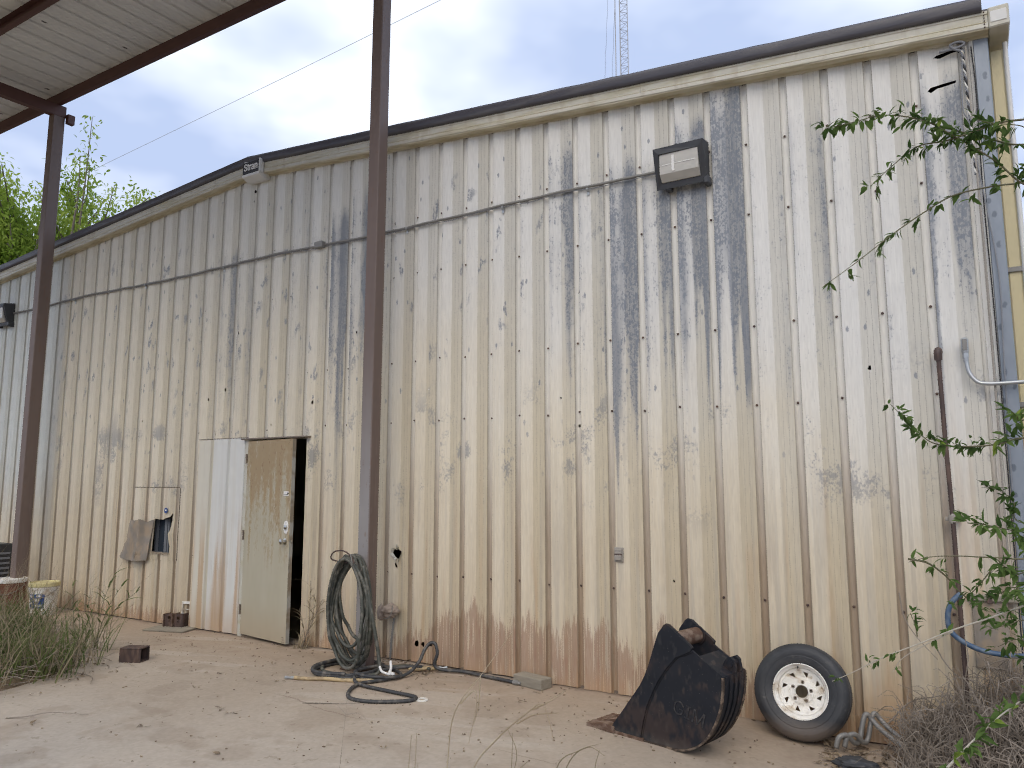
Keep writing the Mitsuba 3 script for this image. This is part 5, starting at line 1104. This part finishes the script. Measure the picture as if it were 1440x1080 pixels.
# ------------------------------------------------------------------ climbing shrub, right foreground
VINE = {
    'B1': [(4.411, -2.3, 3.102), (4.297, -2.4, 3.111), (4.149, -2.5, 3.154), (4.027, -2.6, 3.189), (3.917, -2.7, 3.187), (3.82, -2.8, 3.139), (3.727, -2.9, 3.093)],
    'B2': [(4.426, -2.4, 2.881), (4.3, -2.45, 2.999), (4.211, -2.5, 3.07), (4.107, -2.55, 3.153), (4.039, -2.6, 3.183)],
    'B3': [(4.452, -2.1, 3.012), (4.292, -2.171, 2.989), (4.143, -2.243, 2.953), (4.032, -2.314, 2.877), (3.935, -2.386, 2.796), (3.853, -2.457, 2.717), (3.759, -2.529, 2.628), (3.64, -2.6, 2.528)],
    'B4': [(4.357, -2.5, 3.134), (4.235, -2.5, 3.12), (4.133, -2.5, 3.105), (4.029, -2.5, 3.105), (3.931, -2.5, 3.043), (3.841, -2.5, 2.97)],
    'B4b': [(4.435, -2.5, 3.084), (4.377, -2.533, 3.097), (4.283, -2.567, 3.118), (4.247, -2.6, 3.125)],
    'B5': [(4.38, -1.9, 1.899), (4.23, -1.98, 1.871), (4.095, -2.06, 1.862), (3.988, -2.14, 1.88), (3.92, -2.22, 1.953), (3.847, -2.3, 2.044)],
    'B5b': [(4.347, -1.9, 1.982), (4.32, -1.95, 1.996), (4.298, -2.0, 2.015)],
    'B6': [(4.331, -1.5, 1.51), (4.295, -1.5, 1.612), (4.24, -1.5, 1.664), (4.176, -1.5, 1.688)],
    'B7': [(4.339, -2.3, 1.49), (4.244, -2.4, 1.52), (4.162, -2.5, 1.542), (4.105, -2.6, 1.552)],
    'B8': [(4.365, -1.7, 1.369), (4.199, -1.75, 1.359), (4.058, -1.8, 1.363), (3.943, -1.85, 1.358), (3.85, -1.9, 1.334)],
    'B9': [(3.843, -1.8, 1.339), (3.92, -1.72, 1.316), (3.988, -1.64, 1.251), (4.041, -1.56, 1.171), (4.12, -1.48, 1.089), (4.185, -1.4, 1.059)],
    'B10': [(4.336, -2.0, 1.215), (4.179, -1.917, 1.119), (4.008, -1.833, 1.029), (3.852, -1.75, 0.934), (3.684, -1.667, 0.837), (3.538, -1.583, 0.734), (3.419, -1.5, 0.655)],
    'B10b': [(4.003, -1.7, 1.0), (3.889, -1.6, 0.916), (3.766, -1.5, 0.815), (3.703, -1.4, 0.717)],
    'B10c': [(3.851, -1.7, 0.962), (3.845, -1.7, 1.012), (3.827, -1.7, 1.071)],
    'B11': [(4.003, -3.6, 0.933), (4.051, -3.6, 0.993), (4.094, -3.6, 1.045), (4.152, -3.6, 1.11), (4.225, -3.6, 1.177)],
    'B12': [(4.324, -2.3, 1.29), (4.243, -2.3, 1.29), (4.193, -2.3, 1.261), (4.13, -2.3, 1.229)],
    'B13': [(4.326, -1.8, 1.097), (4.232, -1.8, 1.07), (4.148, -1.8, 1.04)],
    'B14': [(4.183, -1.6, 1.292), (4.102, -1.55, 1.181), (4.021, -1.5, 1.1)],
    'B16': [(4.45, -1.9, 1.25), (4.36, -1.95, 1.22), (4.27, -2.0, 1.24), (4.20, -2.05, 1.20)],
    'B17': [(4.44, -1.8, 1.02), (4.34, -1.8, 0.98), (4.26, -1.75, 1.0), (4.18, -1.7, 0.95)],
    'B18': [(4.45, -2.1, 1.45), (4.38, -2.15, 1.40), (4.31, -2.2, 1.42)],
    'B19': [(4.50, -2.4, 2.95), (4.44, -2.4, 2.99), (4.38, -2.4, 2.93)],
    'B20': [(4.48, -1.7, 0.9), (4.38, -1.7, 0.88), (4.28, -1.65, 0.9)],
    'B15': [(4.282, -2.3, 1.35), (4.235, -2.35, 1.366), (4.188, -2.4, 1.395)],
}
rg = np.random.default_rng(51)
sk = thing('climbing_shrub', 'green shrub reaching long leafy branches across the right end of the wall', 'shrub')
ROOT = np.array([5.35, -1.9, 0.0])
obj('trunk', MB().tube(smooth_path([ROOT, ROOT + [-.15, .05, .8], ROOT + [-.3, -.05, 1.7], ROOT + [-.45, -.2, 2.6], ROOT + [-.5, -.4, 3.1]], 8), np.linspace(.03, .012, 33), 8), 'bark', sk, smooth=True)
npart = 0; rest = MB()
shoot = thing('leafy_shoot', 'single pale-stemmed leafy shoot rising across the bottom right corner', 'shoot')
HUBS = np.array([ROOT + [-.2, .05, 1.0], ROOT + [-.28, -.05, 1.6], ROOT + [-.42, -.15, 2.4], ROOT + [-.5, -.4, 3.0], ROOT + [-.05, .02, .5]])
for name, p in VINE.items():
    p = [np.array(q) for q in p]
    fore = name == 'B11'
    if p[0][0] > 4.25 and not fore:
        h_ = HUBS[np.argmin(np.linalg.norm(HUBS - p[0], axis=1))]; pre = [h_, (h_ + p[0]) / 2 + [0, 0, .05]]
    else: pre = []
    if fore: pre = []; p = [np.array([3.70, -3.62, -.05]), np.array([3.80, -3.6, .45]), np.array([3.93, -3.6, .84])] + p
    sp = smooth_path(pre + p, 8)
    obj('stem', MB().tube(sp, np.linspace(.0055 if len(p) > 4 else .0035, .0014, len(sp)), 6), 'pale_stem' if (fore or name in ('B10', 'B10b')) else 'green_stem', shoot if fore else sk, smooth=True)
    k0 = len(pre) * 8; seg = sp[k0:]; ln = np.r_[0, np.cumsum(np.linalg.norm(np.diff(seg, axis=0), axis=1))]
    sparse = {'B10': .10, 'B10b': .12, 'B8': .075, 'B9': .06, 'B3': .055, 'B10c': .03, 'B14': .05}.get(name, .021)
    pos = np.arange(0.01, ln[-1] + .002, sparse)
    for s_ in pos:
        if name in ('B10', 'B3', 'B8', 'B10b', 'B9') and rg.random() < .25: continue
        i_ = min(int(np.searchsorted(ln, s_)), len(seg) - 1); b = seg[i_]; td = seg[min(i_ + 1, len(seg) - 1)] - seg[max(i_ - 1, 0)]; td /= np.linalg.norm(td) + 1e-9
        # a short twig with a few opposite leaves
        a = rg.uniform(0, 2 * np.pi); sd = np.array([math.cos(a) * .5, math.sin(a) * .7, rg.uniform(-.5, .7)]); sd = sd + .6 * td; sd /= np.linalg.norm(sd)
        tw = rg.uniform(.01, .05 if not fore else .02); e = b + sd * tw
        n_l = rg.integers(4, 7) if sparse > .05 else rg.integers(3, 6)
        for q in range(n_l):
            o = b + sd * tw * (q + 1) / n_l; ld = sd * .7 + rg.normal(size=3) * .55 + np.array([0, 0, -.22]); ld /= np.linalg.norm(ld)
            L = rg.uniform(.036, .064) * (1 - .3 * s_ / (ln[-1] + .4)); mm = 'young_leaf' if rg.random() < .06 else 'shrub_leaf'
            l_ = MB() if fore or (npart < 270 and L > .048) else rest
            leaf(l_, o, ld, np.array([rg.normal() * .5, -.35 + rg.normal() * .4, .8]), L, L * rg.uniform(.34, .46), rg.uniform(.05, .35))
            if l_ is not rest: obj('leaf', l_, mm, shoot if fore else sk); npart += 1
# distinct hanging leaves at the tip of the topmost branch
tip = np.array(VINE['B1'][-1]); prev = np.array(VINE['B1'][-2])
for q in range(6):
    b = tip + (prev - tip) * q * .32; l_ = MB(); leaf(l_, b, np.array([-.12 + .05 * q, .05, -1]), np.array([.2, -1, .2]), .048, .021, .1); obj('leaf', l_, 'shrub_leaf', sk)
obj('small_leaves', rest, 'shrub_leaf', sk, kind='stuff')
cr = MB()
for _ in range(1500):
    b = ROOT + [rg.normal(.25, .35), rg.normal(0, .4), rg.uniform(.7, 3.4)]
    if b[0] < 5.0: continue
    leaf(cr, b, rg.normal(size=3), np.array([rg.normal() * .5, rg.normal() * .5, 1]), rg.uniform(.03, .05), .02)
obj('crown', cr, 'shrub_leaf', sk, kind='stuff')

# ------------------------------------------------------------------ tree behind the building
rg = np.random.default_rng(77)
tk = thing('tree', 'leafy bright green tree standing beyond the left end of the building', 'tree')
wood, lv = MB(), MB()
def grow(b, d, L, r, lev):
    n_ = 5; p = [b]; 
    for q in range(n_):
        d = d + rg.normal(size=3) * .10 + np.array([0, 0, .05]); d /= np.linalg.norm(d); p.append(p[-1] + d * L / n_)
    p = np.array(p); wood.tube(p, np.linspace(r, r * .55, n_ + 1), 6 if lev < 2 else 4, cap=False)
    if lev >= 3 or L < .55:
        for q in range(210):
            t_ = rg.uniform(.05, 1.1); c_ = p[min(int(t_ * n_), n_)] + rg.normal(size=3) * [.24, .24, .20]
            leaf(lv, c_, rg.normal(size=3) + [0, 0, -.6], np.array([rg.normal() * .6, rg.normal() * .6, 1]), rg.uniform(.13, .24), rg.uniform(.06, .10), .2)
        return
    for q in range(rg.integers(4, 6)):
        t_ = rg.uniform(.35, 1.0) if q else 1.0; a = rg.uniform(0, 2 * np.pi); s_ = np.array([math.cos(a), math.sin(a), rg.uniform(-.1, .5)])
        dd = d * (.75 if q else 1.3) + s_ * rg.uniform(.45, .8); grow(p[min(int(t_ * n_), n_)], dd / np.linalg.norm(dd), L * rg.uniform(.55, .78), r * .5, lev + 1)
TB = np.array([-21.4, 7.0, 1.9])
wood.tube(smooth_path([TB - [0, 0, 2], TB + [.1, 0, 1.5], TB + [0, .1, 3.4]], 6), np.linspace(.26, .19, 13), 10, cap=False)
for dx, dy, dz, L in ((-.75, .1, 1, 3.6), (-.3, -.2, 1, 3.9), (.25, .2, 1, 4.0), (.55, -.1, 1, 3.3), (-1.1, 0, .9, 4.0), (0, -.5, .9, 3.2), (-.65, -.4, 1, 4.3)):
    d = np.array([dx, dy, dz]); grow(TB + [0, .1, 3.2], d / np.linalg.norm(d), L, .12, 1)
for pts in ([(-19.6, 6.6, 7.5), (-18.9, 6.3, 9.2), (-18.35, 6.1, 10.9), (-18.05, 6.0, 12.75)], [(-18.6, 6.3, 7.4), (-17.5, 6.1, 8.6), (-16.9, 6.0, 9.5), (-16.62, 6.0, 10.25)], [(-20.6, 6.5, 8.0), (-20.35, 6.3, 10.0), (-20.3, 6.3, 11.9)], [(-19.4, 6.3, 8.5), (-18.9, 6.2, 10.5), (-18.75, 6.1, 11.7)]):
    p = smooth_path(pts, 8); wood.tube(p, np.linspace(.045, .008, len(p)), 5, cap=False)
    for i_ in range(9, len(p)):
        for _ in range(9): leaf(lv, p[i_] + rg.normal(size=3) * [.16, .16, .10], rg.normal(size=3) + [0, 0, -.7], np.array([rg.normal() * .6, rg.normal() * .6, 1]), rg.uniform(.10, .19), rg.uniform(.045, .07), .2)
obj('trunk', wood, 'bark', tk, smooth=True); obj('crown', lv, 'tree_leaf', tk, kind='stuff')

# ------------------------------------------------------------------ lattice mast and wires
mk = thing('radio_mast', 'tall pale lattice radio mast far behind the roof', 'mast')
MX, MY, RR = -22.95, 60.0, 0.50; zs = np.arange(0, 75, 0.95)
legs = [np.array([MX + RR * math.cos(a), MY + RR * math.sin(a)]) for a in (0.35, 2.45, 4.54)]
for l_ in legs: obj('leg', MB().tube([(l_[0], l_[1], 0), (l_[0], l_[1], 75)], .045, 6), 'tower_steel', mk)
t = MB()
for z in zs:
    for a in range(3):
        p, q = legs[a], legs[(a + 1) % 3]
        t.tube([(p[0], p[1], z), (q[0], q[1], z)], .018, 4, cap=False); t.tube([(p[0], p[1], z), (q[0], q[1], z + .475)], .018, 4, cap=False); t.tube([(q[0], q[1], z + .475), (p[0], p[1], z + .95)], .018, 4, cap=False)
obj('brace', t, 'tower_steel', mk, kind='stuff')
obj('feed_line', MB().tube([(MX - .85, MY, 0), (MX - .72, MY, 75)], .05, 6), 'tower_steel', mk)
for a, b in (((-25.6, 60, 30), (-24.2, 60, 56)), ((-24.6, 60, 34), (-23.5, 60, 54))): obj('guy_cable', MB().tube([a, b], .016, 5), 'wire_dark', mk)
uw = obj('overhead_wire', MB().tube([(-30.0, 8, 12.0), (-21.28, 8, 12.57), (-12.0, 8, 13.2), (-6.41, 8, 13.63), (6.0, 8, 14.7)], .0065, 5), 'tower_steel')
tag(uw, 'thin overhead wire crossing the sky above the roof', 'wire')
